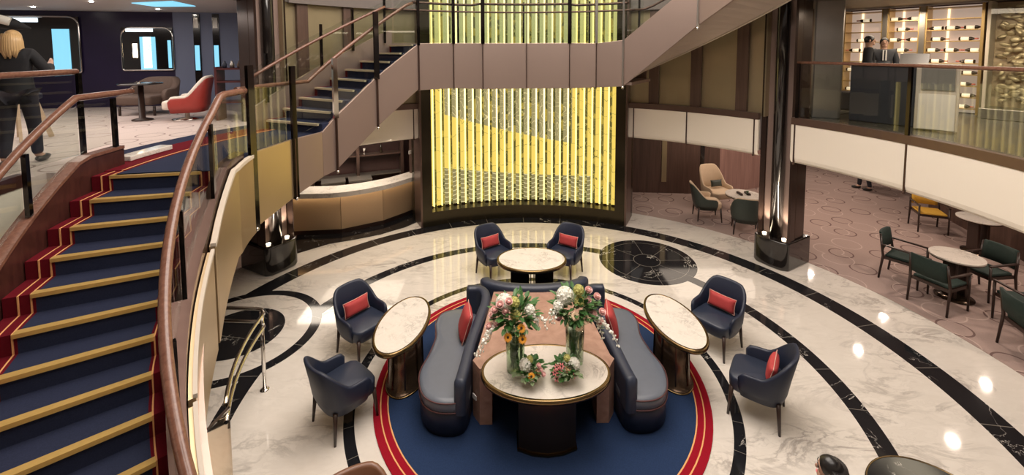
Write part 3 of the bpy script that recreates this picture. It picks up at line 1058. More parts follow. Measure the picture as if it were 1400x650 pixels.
ib = thing('balustrade', 'inner glass balustrade following the middle flight up to the landing', 'balustrade', tuple(pol(-62, 3.7, 2.99)))
facet_glass(ib, [(-89, 3.0, 4.06), (-75.8, 3.0, 4.06), (-62.2, 3.21, 4.10), (-48.8, 3.83, 4.78), (-35.2, 4.44, 5.5)])
for a, z0, z1, w, m_ in ((-89.3, 1.97, 4.12, .13, 'post'), (-75.6, 2.10, 4.08, .09, 'post'), (-62.2, 3.18, 4.18, .09, 'chrome'), (-48.8, 3.78, 5.0, .09, 'post'), (-35.2, 4.4, 5.6, .05, 'post'), (-35.2, 3.53, 4.4, .02, 'joint')):
    facet_post(ib, a, z0, z1, w, m_)
for a, z0, z1 in ((-62.2, 2.26, 3.2), (-48.8, 2.88, 3.8), (-75.8, 2.08, 3.0)):
    facet_post(ib, a, z0, z1, .022, 'joint', 3.685)
for a, z0 in ((-89.2, 1.98), (-75.7, 2.09), (-62.2, 2.27), (-48.8, 2.88)):
    MB().ball(pol(a, 3.68, z0), .028, 10, 6).build('end_button', M['chrome'], ib)
railp = [pol(a, 3.80, 3.82) for a in rng(-91, -69, 12)] + [pol(a, 3.80, 3.82 + .0438 * (a + 69)) for a in rng(-67, -38, 14)] + [pol(-36.2, 3.80, 5.22)]
MB().tube(railp, .030, 12).build('handrail', M['rail_wood'], ib)

lb = thing('balustrade', 'inner glass balustrade along the landing before the screen', 'balustrade', tuple(pol(0, 3.7, 4.45)))
jl = (-35.2, -23.8, -14.2, 0.2, 14.2, 22.8, 31.3)
facet_glass(lb, [(a, 4.46, 5.5) for a in jl])
for i, a in enumerate(jl[1:]):
    facet_post(lb, a, 4.44, 5.55, (.055, .075, .014, .075, .045, .035)[i], ('post', 'post', 'joint', 'post', 'steel', 'steel')[i])
    facet_post(lb, a, 3.50, 4.45, .014, 'joint', 3.695)
MB().tube([pol(a, 3.80, 5.24 + (.03 if -15 < a < 15 else 0)) for a in rng(-36.2, 32.5, 30)], .026, 12).build('handrail', M['joint'], lb)

ob = thing('balustrade', 'outer glass balustrade climbing behind the middle flight', 'balustrade', tuple(pol(-55, 5.0, 3.3)))
MB().strip(rng(-68, -35.5, 14), 4.99, 5.004, lambda a: z_mid(a) + .35, lambda a: z_mid(a) + 1.0).build('glass_panel', M['glass'], ob)
zr = lambda a: 3.86 + .0428 * (a + 69.7)
MB().tube([pol(a, 4.95, zr(a)) for a in rng(-69.7, -37.5, 16)], .028, 12).build('handrail', M['rail_wood'], ob)
for a in (-66, -53.3, -45.6, -37.5):
    p = pol(a, 4.98)
    MB().box((p.x, p.y, z_mid(a) + .72), (.045, .04, .85), -rad(a)).build('post', M['post'], ob)
lo_ = thing('balustrade', 'outer glass balustrade on the screen side of the landing', 'balustrade', tuple(pol(0, 5.0, 4.45)))
MB().strip(rng(-35, 32, 20), 4.99, 5.004, 4.48, 5.4).build('glass_panel', M['glass'], lo_)
MB().tube([pol(a, 4.95, 5.20) for a in rng(-37.5, 30, 30)], .022, 12).build('handrail', M['joint'], lo_)
for a in (-37.5, -18, 0, 18, 31):
    p = pol(a, 4.98)
    MB().box((p.x, p.y, 4.95), (.04, .04, .98), -rad(a)).build('post', M['post'], lo_)
rb = thing('balustrade', 'inner glass balustrade of the flight rising right', 'balustrade', tuple(pol(50, 3.7, 4.6)))
facet_glass(rb, [(31.3, 4.52, 5.5), (53.7, 5.60, 6.5), (72, 6.36, 7.2)])
for a, z0, z1 in ((31.3, 3.55, 5.55), (53.7, 4.68, 6.55)):
    facet_post(rb, a, z0, z1, .03, 'steel')
    MB().ball(pol(a, 3.68, z0), .028, 10, 6).build('end_button', M['chrome'], rb)
MB().tube([pol(a, 4.95, 5.20 + max(0, a - 33) * .043) for a in rng(30, 60, 14)], .024, 12).build('handrail', M['joint'], rb)

# polished end panel low on the lower flight, and the chrome guard rail below the stairs
px = thing('stair_end_panel', 'mirror polished metal end panel at the foot of the left stairs', 'panel', tuple(pol(-128, 3.2, 0)))
ea_, eb_ = Vector((-3.08, -1.56, 0)), Vector((-3.14, -1.86, 0))
MB().prism([(ea_.x, ea_.y), (eb_.x, eb_.y), (eb_.x - .02, eb_.y), (ea_.x - .02, ea_.y)], [0, 0, 0, 0], [.90, .885, .885, .90]).build('panel', M['mirror'], px)
MB().bar((ea_.x, ea_.y, .905), (eb_.x, eb_.y, .89), .03, .014).build('panel_edge', M['chrome'], px)

gr = thing('guard_rail', 'double chrome guard rail curving below the left stairs', 'rail', (-3.51, -.23, 0))
for zz in (1.03, .86):
    arc = [(-4.6, -.10, zz), (-3.62, -.16, zz), (-3.53, -.18, zz), (-3.47, -.26, zz)] + [pol(a, 3.47, zz) for a in rng(-96, -119, 12)]
    MB().tube(arc, .021, 12).build('rail', M['chrome'], gr)
MB().tube([(-3.51, -.23, 0), (-3.51, -.23, 1.03)], .024, 14).build('post', M['chrome'], gr)
MB().lathe([(.055, 0), (.055, .008), (.03, .02)], (-3.51, -.23, 0), 20).build('post_foot', M['chrome'], gr)
# ================================================================== RUG
rug = thing('rug', 'round navy rug with crimson border and two gold lines', 'rug', (0, 0, 0))
MB().disc((0, 0), 1.943, 1.943, .001, .014, 96).build('field', M['rug_blue'], rug)
MB().strip(rng(-180, 180, 97), 1.943, 2.115, .001, .014).build('border', M['rug_red'], rug)
MB().strip(rng(-180, 180, 97), 1.936, 1.950, .002, .018).build('gold_line', M['gold_line'], rug)
MB().strip(rng(-180, 180, 97), 2.020, 2.034, .002, .018).build('gold_line', M['gold_line'], rug)


# ================================================================== TABLES
def oval_table(label, c, rx, ry, rz, base, h=.745, mat='marble', rim='brass', cat='table', group=None):
    t = thing('side_table' if base != 'slab' else 'console_table', label, cat, (c[0], c[1], 0.014 if math.hypot(*c) < 2.2 else 0), rz, group)
    MB().disc((0, 0), rx - .028, ry - .028, h - .012, h + .002, 64).build('tabletop', M[mat], t, local=True)
    # metal rim with a rolled edge
    b = MB()
    n = 64
    prof = [(-.030, h - .05), (0.0, h - .05), (.006, h - .03), (.0, h + .001), (-.030, h + .003), (-.030, h - .05)]
    vs, fs = [], []
    for k in range(n):
        a = 2 * PI * k / n
        for d, z in prof:
            vs.append(((rx + d) * math.cos(a), (ry + d) * math.sin(a), z))
    m = len(prof)
    for k in range(n):
        for j in range(m - 1):
            fs.append((k * m + j, k * m + j + 1, ((k + 1) % n) * m + j + 1, ((k + 1) % n) * m + j))
    b.add(vs, fs, smooth=True)
    b.build('rim', M[rim], t, local=True)
    MB().disc((0, 0), rx - .03, ry - .03, h - .045, h - .012, 48).build('underframe', M['bronze_dark'], t, local=True)
    return t


def drum_base(t, ox, oy, rx, ry):
    prof = [(1.16, .0), (1.18, .012), (1.12, .03), (1.0, .055), (.93, .30), (.92, .70)]
    MB().lathe(prof, (ox, oy, 0), 48, rx, ry).build('pedestal', M['bronze_drum'], t, local=True)
    MB().lathe([(1.19, 0), (1.20, .012), (1.165, .02)], (ox, oy, 0), 48, rx, ry).build('foot_ring', M['brass'], t, local=True)
    for k in range(8):
        a = 2 * PI * (k + .5) / 8
        MB().bar((ox + rx * 1.0 * math.cos(a), oy + ry * 1.0 * math.sin(a), .06), (ox + rx * .94 * math.cos(a), oy + ry * .94 * math.sin(a), .69), .016, .016).build('rib', M['bronze_dark'], t, local=True)


tf = oval_table('oval white marble table with brass rim carrying the flowers', (0, -.945), .715, .435, 0, 'slab')
b = MB()
pp = [(-.31, -.20), (-.16, -.26), (0, -.28), (.16, -.26), (.31, -.20), (.31, .02), (-.31, .02)]
b.prism(pp, .02, .70)
b.build('pedestal', M['bronze_dark'], tf, local=True, bevel=.01)
b = MB()
b.prism([(x * 1.04, y * 1.06) for x, y in pp], 0, .022)
b.build('foot_plate', M['brass'], tf, local=True)
for nm, c, sg in (('left', (-1.785, -.06), -1), ('right', (1.775, -.06), 1)):
    t = oval_table('oval marble table with dark rim on bronze drum, %s side of the rug' % nm, c, .325, .61, sg * rad(6), 'drum')
    drum_base(t, sg * -.04, -.02, .21, .30)
tb = oval_table('oval marble table behind the sofas, between two navy chairs', (0, 1.655), .59, .43, 0, 'drum')
for s in (-1, 1):
    MB().prism([(s * .05, -.16), (s * .36, -.12), (s * .36, .12), (s * .05, .16)], .0, .70).build('pedestal', M['bronze_dark'], tb, local=True, bevel=.01)
    MB().bar((s * .025, -.17, 0), (s * .025, -.17, .7), .012, .012).build('brass_edge', M['brass'], tb, local=True)


# ================================================================== NAVY TUB CHAIRS
def smooth01(x):
    x = max(0, min(1, x))
    return x * x * (3 - 2 * x)


def tub_shell(w=.30, d=.29, back=.87, arm=.61, low=.29, thick=.045, flare=.055, amax=122, curl=.0, n=36):
    """a wrapped shell: phi = 0 at the back (+Y), open towards -Y"""
    outer_b, outer_t, inner_t, inner_b = [], [], [], []
    for i in range(n):
        ph = rad(-amax + 2 * amax * i / (n - 1))
        a = abs(math.degrees(ph))
        top = arm + (back - arm) * (1 - smooth01((a - 28) / 52))
        top -= .02 * (a / amax) ** 2
        if a > amax - 10:
            top -= .05 * ((a - amax + 10) / 10) ** 2
        ex = 3.2
        cx, sx = math.cos(ph), math.sin(ph)
        k = (abs(sx) ** ex + abs(cx) ** ex) ** (-1 / ex)
        lean = smooth01(1 - a / 80)
        def P(rr, z, out):
            fl = flare * (z - low) / (back - low)
            y = cx * k * (d + rr + fl) + lean * .05 * (z - .45) / .4 * (z > .45)
            return Vector((sx * k * (w + rr + fl * .9), y, z))
        outer_b.append(P(-.03, low, 1))
        outer_t.append((P(.0, low + .12, 1), P(.0, (low + top) / 2, 1), P(0, top - .02, 1), P(-.012, top, 1)))
        inner_t.append((P(-thick + .012, top, 0), P(-thick, top - .02, 0), P(-thick, (low + top) / 2 + .03, 0)))
        inner_b.append(P(-thick - .01, low + .05, 0))
    vs, fs = [], []
    m = 9
    for i in range(n):
        vs += [outer_b[i], *outer_t[i], *inner_t[i], inner_b[i]]
    for i in range(n - 1):
        for j in range(m - 1):
            fs.append((i * m + j, i * m + j + 1, (i + 1) * m + j + 1, (i + 1) * m + j))
        fs.append((i * m + m - 1, i * m, (i + 1) * m, (i + 1) * m + m - 1))
    fs.append(tuple(range(m))[::-1])
    fs.append(tuple(range((n - 1) * m, n * m)))
    return vs, fs


def pillow(w, h, t, n=10):
    vs, fs = [], []
    for sgn in (1, -1):
        for i in range(n + 1):
            for j in range(n + 1):
                u, v = -1 + 2 * i / n, -1 + 2 * j / n
                e = (1 - abs(u) ** 3.5) * (1 - abs(v) ** 3.5)
                pin = 1 - .07 * (1 - abs(v) ** 2) * abs(u) ** 3
                pin2 = 1 - .07 * (1 - abs(u) ** 2) * abs(v) ** 3
                vs.append((u * w / 2 * pin, sgn * t / 2 * max(0, e) ** .5, v * h / 2 * pin2))
    k = (n + 1) ** 2
    for s in range(2):
        for i in range(n):
            for j in range(n):
                a = s * k + i * (n + 1) + j
                fs.append((a, a + 1, a + n + 2, a + n + 1))
    return vs, fs


def make_pillow(name, label, loc, rot, w=.42, h=.26, t=.12, mat='red_cushion', group='red cushions', piping='pale_piping'):
    p = thing(name, label, 'cushion', loc, 0, group)
    vs, fs = pillow(w, h, t)
    R = rot
    vs = [R @ Vector(q) for q in vs]
    MB().add(vs, fs, smooth=True).build('cover', M[mat], p, local=True)
    loop = []
    n = 10
    for i in range(4 * n):
        s, q = divmod(i, n)
        u = -1 + 2 * q / n
        x, z = ((u, -1), (1, u), (-u, 1), (-1, -u))[s]
        pin = 1 - .07 * (1 - abs(z) ** 2) * abs(x) ** 3
        pin2 = 1 - .07 * (1 - abs(x) ** 2) * abs(z) ** 3
        loop.append(R @ Vector((x * w / 2 * pin, 0, z * h / 2 * pin2)))
    MB().tube(loop, .005, 6, closed=True).build('piping', M[piping], p, local=True)
    return p


def make_tub_chair(label, shell='navy_dark', inner='navy', legm='dark_wood', group=None, **kw):
    kw2 = {'lining': kw.pop('lining', None)}
    c = thing('tub_chair', label, 'chair', (0, 0, 0), 0, group)
    low = kw.get('low', .29)
    w = kw.get('w', .30)
    d = kw.get('d', .29)
    vs, fs = tub_shell(**kw)
    two = kw2.get('lining')
    sb = MB()
    m_ = 9
    for f in fs:
        js = [q % m_ for q in f]
        sb.mi.append(1 if (len(f) == 4 and min(js) >= 3) else 0)
        sb.sm.append(True)
        sb.f.append(list(f))
    sb.v = [Vector(q) for q in vs]
    sb.build('shell', [M[shell], M[two or shell]], c, local=True)
    # seat cushion, squared at the front
    b = MB()
    n = 28
    ring = []
    for k in range(n):
        a = 2 * PI * k / n
        cx, sx = math.cos(a), math.sin(a)
        ex = 5
        q = (abs(sx) ** ex + abs(cx) ** ex) ** (-1 / ex)
        y = cx * q * (d - .035)
        ring.append((sx * q * (w - .035) * (1.0 if y > 0 else 1.03), y - (.045 if y < 0 else 0)))
    prof = [(.93, low + .02), (.985, low + .05), (1.0, low + .15), (.985, low + .175), (.93, low + .188), (.0001, low + .192)]
    vs, fs = [], []
    for s, z in prof:
        for x, y in ring:
            vs.append((x * s, y * s, z))
    for i in range(len(prof) - 1):
        for k in range(n):
            fs.append((i * n + k, i * n + (k + 1) % n, (i + 1) * n + (k + 1) % n, (i + 1) * n + k))
    b.add(vs, fs, smooth=True)
    b.add(vs[:n], [tuple(range(n))[::-1]])
    b.build('seat', M[inner], c, local=True)
    for sx in (-1, 1):
        for sy in (-1, 1):
            x, y = sx * (w - .06), sy * (d - .06) - (.03 if sy < 0 else 0)
            MB().tube([(x * .96, y * .96, low + .06), (x * 1.07, y * 1.07, 0)], [.026, .014], 10).build('leg', M[legm], c, local=True)
    return c


chairs = [
    ('navy leather tub chair, rear of the two at the left oval table', (-2.50, .50), (.79, -.61)),
    ('navy leather tub chair without cushion, nearest the camera on the left', (-2.33, -.70), (.66, .75)),
    ('navy leather tub chair, rear of the two at the right oval table', (2.62, .50), (-.80, -.60)),
    ('navy leather tub chair turned sideways, nearest the camera on the right', (2.56, -.66), (-.80, .60)),
    ('navy leather tub chair at the far table, left one', (-.665, 2.58), (.55, -.83)),
    ('navy leather tub chair at the far table, right one', (.695, 2.58), (-.55, -.83)),
]
pl_lab = {0: 'red lumbar cushion on the rear left navy chair', 2: 'red lumbar cushion on the rear right navy chair', 3: 'red cushion upright in the sideways navy chair at right',
          4: 'red cushion on the far left navy chair', 5: 'red cushion on the far right navy chair'}
first = None
for i, (lab, (x, y), (dx, dy)) in enumerate(chairs):
    rz = facing(dx, dy)
    if first is None:
        first = make_tub_chair(lab, group='navy tub chairs')
        first.location = (x, y, .001)
        first.rotation_euler = (0, 0, rz)
    else:
        dup(first, (x, y, .001), rz, lab, 'navy tub chairs')
    if i in pl_lab:
        R3 = Matrix.Rotation(rz, 3, 'Z')
        off = R3 @ Vector((0, .135, 0))
        rot = R3 @ Matrix.Rotation(rad(-14), 3, 'X')
        make_pillow('cushion', pl_lab[i], (x + off.x, y + off.y, .605), rot, .40, .21, .11)


# ================================================================== SOFA GROUP
def ribbon(path, half, z0, ztops, name, mat, parent, roll=.035):
    """upholstered wall following a path in plan, rounded on top"""
    P = [Vector((x, y, 0)) for x, y in path]
    vs, fs = [], []
    n = len(P)
    m = 10
    for i, p in enumerate(P):
        d = (P[min(i + 1, n - 1)] - P[max(i - 1, 0)]).normalized()
        s = Vector((d.y, -d.x, 0))
        h = half * (1 if 0 < i < n - 1 else .55)
        zt = ztops[i]
        sec = [(-h, z0), (-h, zt - roll * 1.6), (-h * .93, zt - roll * .7), (-h * .6, zt - roll * .1), (-h * .2, zt), (h * .2, zt), (h * .6, zt - roll * .1), (h * .93, zt - roll * .7), (h, zt - roll * 1.6), (h, z0)]
        for o, z in sec:
            q = p + s * o
            vs.append((q.x, q.y, z))
    for i in range(n - 1):
        for j in range(m - 1):
            fs.append((i * m + j, i * m + j + 1, (i + 1) * m + j + 1, (i + 1) * m + j))
    fs.append(tuple(range(m))[::-1])
    fs.append(tuple(range((n - 1) * m, n * m)))
    return MB().add(vs, fs, smooth=True).build(name, M[mat], parent)


def catmull(pts, k=6):
    P = [pts[0]] + list(pts) + [pts[-1]]
    out = []
    for i in range(1, len(P) - 2):
        for j in range(k):
            t = j / k
            out.append(tuple(.5 * (2 * b + (c - a) * t + (2 * a - 5 * b + 4 * c - d) * t * t + (3 * b - a - 3 * c + d) * t ** 3)
                             for a, b, c, d in zip(P[i - 1], P[i], P[i + 1], P[i + 2])))
    out.append(tuple(pts[-1]))
    return out


def closed_cat(pts, k=6):
    n = len(pts)
    out = []
    for i in range(n):
        a, b, c, d = pts[i - 1], pts[i], pts[(i + 1) % n], pts[(i + 2) % n]
        for j in range(k):
            t = j / k
            out.append(tuple(.5 * (2 * q + (r - p) * t + (2 * p - 5 * q + 4 * r - s) * t * t + (3 * q - p - 3 * r + s) * t ** 3)
                             for p, q, r, s in zip(a, b, c, d)))
    return out


def pad(outline, prof, name, mat, parent, bevel=0):
    """prof: (inset scale about centroid, z)"""
    cx = sum(p[0] for p in outline) / len(outline)
    cy = sum(p[1] for p in outline) / len(outline)
    n = len(outline)
    vs, fs = [], []
    for ins, z in prof:
        for x, y in outline:
            d = math.hypot(x - cx, y - cy)
            k = max(0.0, (d - ins) / d)
            vs.append((cx + (x - cx) * k, cy + (y - cy) * k, z))
    for i in range(len(prof) - 1):
        for k in range(n):
            fs.append((i * n + k, i * n + (k + 1) % n, (i + 1) * n + (k + 1) % n, (i + 1) * n + k))
    b = MB().add(vs, fs, smooth=True)
    b.add(vs[:n], [tuple(range(n))[::-1]])
    b.add(vs[-n:], [tuple(range(n))])
    return b.build(name, M[mat], parent)


for sg, nm in ((-1, 'left'), (1, 'right')):
    so = thing('curved_sofa', 'curved blue grey leather sofa with navy back, %s side of the flower table' % nm, 'sofa', (sg * 1.15, -.1, .014), 0, 'curved sofas')
    out = closed_cat([(sg * x, y) for x, y in ((.88, -.90), (1.12, -1.0), (1.36, -.88), (1.47, -.55), (1.41, -.20), (1.38, .12), (1.43, .42), (1.36, .66), (1.10, .74), (.90, .66), (.84, .3), (.84, -.3))])
    pad(out, [(.03, .016), (.03, .07), (.0, .075), (.0, .30), (.02, .318)], 'base', 'navy_dark', so)
    pad(out, [(.012, .318), (-.008, .335), (-.008, .42), (.012, .445), (.06, .455), (.2, .457)], 'seat', 'seat_grey', so)
    for z in (.322, .434):
        MB().tube([(x, y, z) for x, y in [(p[0] * 1.006, p[1] * 1.008) for p in out]], .007, 6, closed=True).build('piping', M['piping'], so)
    path = catmull([(sg * x, y) for x, y in ((.95, -1.02), (.92, -.80), (.875, -.4), (.80, 0), (.73, .34), (.74, .54), (.84, .66), (1.02, .66))])
    zt = []
    for i in range(len(path)):
        t = i / (len(path) - 1)
        zt.append(.70 + .14 * smooth01((t - .05) / .75) - (.10 if i in (0,) else 0) - (.05 if i == len(path) - 1 else 0))
    ribbon(path, .065, .30, zt, 'backrest', 'navy', so)
    # square red cushion leaning on the back
    R3 = Matrix.Rotation(sg * rad(80), 3, 'Z') @ Matrix.Rotation(rad(-18), 3, 'X')
    make_pillow('cushion', 'large square red cushion leaning on the %s sofa back' % nm, (sg * .985, .10, .655), R3, .40, .40, .13)

bk = thing('banquette', 'navy banquette backrest behind the flower table, facing away', 'sofa', (0, .95, .014))
path = catmull([(-.76, 1.0), (-.70, .90), (-.4, .79), (0, .75), (.4, .79), (.70, .90), (.76, 1.0)])
ribbon(path, .085, .03, [.80 if 0 < i < len(path) - 1 else .76 for i in range(len(path))], 'backrest', 'navy', bk, .05)
seat = [(x, y + .07) for x, y in path] + [(.74, 1.18), (.4, 1.13), (0, 1.12), (-.4, 1.13), (-.74, 1.18)]
MB().prism(seat, .016, .42).build('seat', M['navy_dark'], bk, bevel=.02)

cs = thing('wood_console', 'walnut veneer console block between the sofas, sloping to the table', 'console', (0, 0, .014))
side = [(-.62, .70), (-.80, -.62), (-.83, -.68), (-.74, -.82), (-.60, -.82), (-.60, -.40), (.60, -.40), (.60, -.82), (.74, -.82), (.83, -.68), (.80, -.62), (.62, .70)]
MB().prism(side, .016, .625).build('body', M['console'], cs)
MB().prism([q_ for q_ in side if q_ not in ((-.60, -.40), (.60, -.40))], .625, [.73] + [.69] * 8 + [.73]).build('top', M['console'], cs, bevel=.004)
MB().prism([(-.595, -.42), (.595, -.42), (.595, -.405), (-.595, -.405)], .016, .62).build('alcove_back', M['black_gloss'], cs)
sk = MB().box((-.805, -.752, .30), (.012, .075, .05), rad(37)).build('socket_plate', M['white'], cs)


# ================================================================== FLOWERS
def leaf_blade(b, c, d, L_, w, up, mi=0):
    d = Vector(d).normalized()
    s = d.cross(Vector((0, 0, 1)))
    if s.length < .05:
        s = Vector((1, 0, 0))
    s.normalize()
    n = s.cross(d)
    c = Vector(c)
    pts = [c, c + d * L_ * .3 + s * w + n * up * .3, c + d * L_ * .7 + s * w * .8 + n * up * .4, c + d * L_, c + d * L_ * .7 - s * w * .8 + n * up * .4, c + d * L_ * .3 - s * w + n * up * .3, c + d * L_ * .3, c + d * L_ * .7]
    b.add(pts, [(0, 1, 6), (0, 6, 5), (1, 2, 7, 6), (5, 6, 7, 4), (2, 3, 7), (4, 7, 3)], mi=mi)


def rose(c, d, r, mat, parent, name='rose'):
    b = MB()
    d = Vector(d).normalized()
    R = d.to_track_quat('Z', 'Y').to_matrix()
    for ring, (rr, tilt, n) in enumerate(((.25, 8, 3), (.55, 22, 5), (.85, 42, 6))):
        for k in range(n):
            a = 2 * PI * k / n + ring * .5
            q = Matrix.Rotation(a, 3, 'Z') @ Matrix.Rotation(rad(tilt), 3, 'Y')
            vs = []
            for i in range(4):
                for j in range(3):
                    v = i / 3
                    u = (j - 1) * .55 * math.sin(PI * (.25 + .6 * v))
                    vs.append(R @ (q @ Vector((r * rr * .6 - .12 * r * u * u, r * u * 1.4, r * (v * 1.3 - .4)))) + Vector(c))
            fs = [(i * 3 + j, i * 3 + j + 1, i * 3 + j + 4, i * 3 + j + 3) for i in range(3) for j in range(2)]
            b.add(vs, fs, smooth=True)
    b.ball(Vector(c) + d * r * .2, r * .5, 8, 6)
    return b.build(name, M[mat], parent)


def daisy(c, d, r, mat, parent, name='daisy', n=15):
    d = Vector(d).normalized()
    R = d.to_track_quat('Z', 'Y').to_matrix()
    b = MB()
    for k in range(n):
        a = 2 * PI * k / n
        q = Matrix.Rotation(a, 3, 'Z')
        vs = [q @ Vector(p) for p in ((r * .15, -r * .08, 0), (r * .6, -r * .2, r * .12), (r, 0, r * .05), (r * .6, r * .2, r * .12), (r * .15, r * .08, 0))]
        b.add([R @ v + Vector(c) for v in vs], [(0, 1, 2, 3, 4)])
    o = b.build(name, M[mat], parent)
    MB().ball(Vector(c) + d * r * .08, (r * .27, r * .27, r * .27), 8, 6).build('flower_eye', M['seed'], o)
    return o


def cluster(c, r, mat, parent, name='hydrangea', n=46, fl=.28):
    """rounded head made of many four petalled florets"""
    b = MB()
    c = Vector(c)
    b.ball(c, r * .8, 10, 7)
    for k in range(n):
        z = 1 - 2 * (k + .5) / n
        a = k * 2.39996
        q = math.sqrt(1 - z * z)
        d = Vector((q * math.cos(a), q * math.sin(a), z))
        R = d.to_track_quat('Z', 'Y').to_matrix()
        f = r * fl
        for j in range(4):
            t = Matrix.Rotation(j * PI / 2 + k, 3, 'Z')
            vs = [R @ (t @ Vector(p)) + c + d * r * .82 for p in ((0, 0, 0), (f * .7, -f * .45, f * .35), (f * 1.15, 0, f * .25), (f * .7, f * .45, f * .35))]
            b.add(vs, [(0, 1, 2, 3)])
    return b.build(name, M[mat], parent)


def vase_tall(parent, c, r=.108, h=.45):
    z0 = c[2]
    b = MB().lathe([(r * .9, z0 + .001), (r * .92, z0 + .02), (r * .96, z0 + h * .5), (r, z0 + h), (r - .006, z0 + h), (r * .96 - .006, z0 + h * .5), (r * .86, z0 + .03), (.0001, z0 + .03)], (c[0], c[1], 0), 28)
    v = b.build('vase', M['vase_glass'], parent)
    s = MB()
    for k in range(16):
        a = k * 2.4
        rr = r * .62 * math.sqrt((k + .5) / 16)
        s.tube([(c[0] + rr * math.cos(a + 1.5), c[1] + rr * math.sin(a + 1.5), z0 + .035), (c[0] + rr * .5 * math.cos(a), c[1] + rr * .5 * math.sin(a), z0 + h * .5), (c[0] + r * .8 * math.cos(a), c[1] + r * .8 * math.sin(a), z0 + h + .04)], .0045, 5)
    for k in range(26):
        a = k * 2.1
        rr = r * .45
        z = z0 + .06 + (h - .1) * ((k * .618) % 1)
        leaf_blade(s, (c[0] + rr * math.cos(a), c[1] + rr * math.sin(a), z), (math.cos(a) * .3, math.sin(a) * .3, 1), .14, .030, .01)
    s.build('stems', M['leaf'], parent)


def foliage(parent, c, R_, n, mat='leaf', flat=.8, seed=1, name='foliage', size=(.07, .12)):
    rnd = random.Random(seed)
    b = MB()
    for k in range(n):
        a = rnd.uniform(0, 2 * PI)
        z = rnd.uniform(-.35, .9)
        q = math.sqrt(max(0, 1 - z * z))
        d = Vector((q * math.cos(a), q * math.sin(a), z * flat))
        p = Vector(c) + d * R_ * rnd.uniform(.35, .85)
        leaf_blade(b, p, d + Vector((rnd.uniform(-.5, .5), rnd.uniform(-.5, .5), rnd.uniform(-.4, .3))), rnd.uniform(*size), rnd.uniform(.016, .03), .012)
    return b.build(name, M[mat], parent)


def drooping(parent, c, d, n, mat='petal_white', name='orchid_spray', seed=2, L_=.22):
    rnd = random.Random(seed)
    b = MB()
    d = Vector(d).normalized()
    for s in range(3):
        side = Vector((rnd.uniform(-.4, .4), rnd.uniform(-.4, .4), 0))
        pts = [Vector(c) + (d + side) * L_ * t * .8 + Vector((0, 0, -.9 * L_ * t * t)) for t in rng(0, 1.2, 8)]
        b.tube(pts, .003, 5)
        for i, p in enumerate(pts[1:]):
            for j in range(n):
                q = p + Vector((rnd.uniform(-.022, .022), rnd.uniform(-.022, .022), rnd.uniform(-.015, .02)))
                b.ball(q, (.010, .010, .013) if i > 4 else (.017, .017, .012), 6, 4)
    return b.build(name, M[mat], parent)


TT = .763


def tall_bouquet(label, c, sg, seed):
    rnd = random.Random(seed)
    v = thing('flower_arrangement', label, 'flowers', (c[0], c[1], TT), 0, 'tall flower arrangements')
    vase_tall(v, (c[0], c[1], TT))
    H = TT + .64
    o = Vector((c[0], c[1], H))
    foliage(v, o, .27, 190, seed=seed, size=(.08, .13))
    foliage(v, o + Vector((0, 0, -.05)), .24, 70, 'leaf_pale', seed=seed + 5, name='pale_foliage')

    def at(dx, dz, dy=-.12):
        return o + Vector((dx * 1.18, dy * 1.1, dz * 1.1))
    up_ = Vector((0, -.6, 1))
    cluster(at(-sg * -.10 if sg < 0 else -.10, .13, -.02), .105, 'petal_white', v)
    heads = [(-.14, .16), (-.19, .10), (-.21, .02), (-.09, .09), (-.17, -.03), (-.24, -.07), (-.06, .21)] if sg < 0 else \
            [(.12, .20), (.20, .13), (.11, .10), (.23, .03), (.16, -.03), (-.17, -.05), (.22, -.10)]
    for x, z in heads:
        rose(at(x, z, rnd.uniform(-.16, -.04)), (x, -.5, .8), .042, 'pink', v)
    for x, z, m_ in (((-.01, .17, 'petal_green'), (.0, .03, 'petal_green'), (.13, .09, 'petal_white')) if sg < 0 else ((.02, .22, 'petal_green'), (.03, .10, 'petal_green'), (-.17, .06, 'petal_white'))):
        cluster(at(x, z, -.08), .062, m_, v, 'carnation', 30, .34)
    for x, z in (((.05, -.01), (-.07, -.10), (.06, -.12)) if sg < 0 else ((-.03, .03), (.07, -.01), (.0, -.08))):
        daisy(at(x, z, -.21), (x * 2, -1, .6), .050, 'petal_orange' if sg < 0 else 'petal_cream', v, 'gerbera')
    drooping(v, at(sg * .14, -.06, -.08), (sg * 1, -.4, .2), 3, seed=seed)
    drooping(v, at(-sg * .14, .04, -.08), (-sg * 1, -.3, .4), 2, 'petal_white', seed=seed + 3, L_=.15)
    # long trailing sprigs
    b = MB()
    for k in range(5):
        q = [at(sg * (.12 + .09 * t), .02 - .05 * k * .4 - .14 * t * t + .04 * k, -.08 + .02 * k) for t in rng(0, 1.3, 6)]
        b.tube(q, .0025, 5)
        for p in q[2:]:
            leaf_blade(b, p, (sg, -.4, rnd.uniform(-.6, .4)), .045, .012, .004)
    b.build('eucalyptus_sprig', M['leaf_pale'], v)
    return v


tall_bouquet('tall glass vase of pink roses and orange gerberas, left on the front table', (-.335, -.93), -1, 11)
tall_bouquet('tall glass vase of pink roses and cream daisies, right on the front table', (.345, -.80), 1, 23)


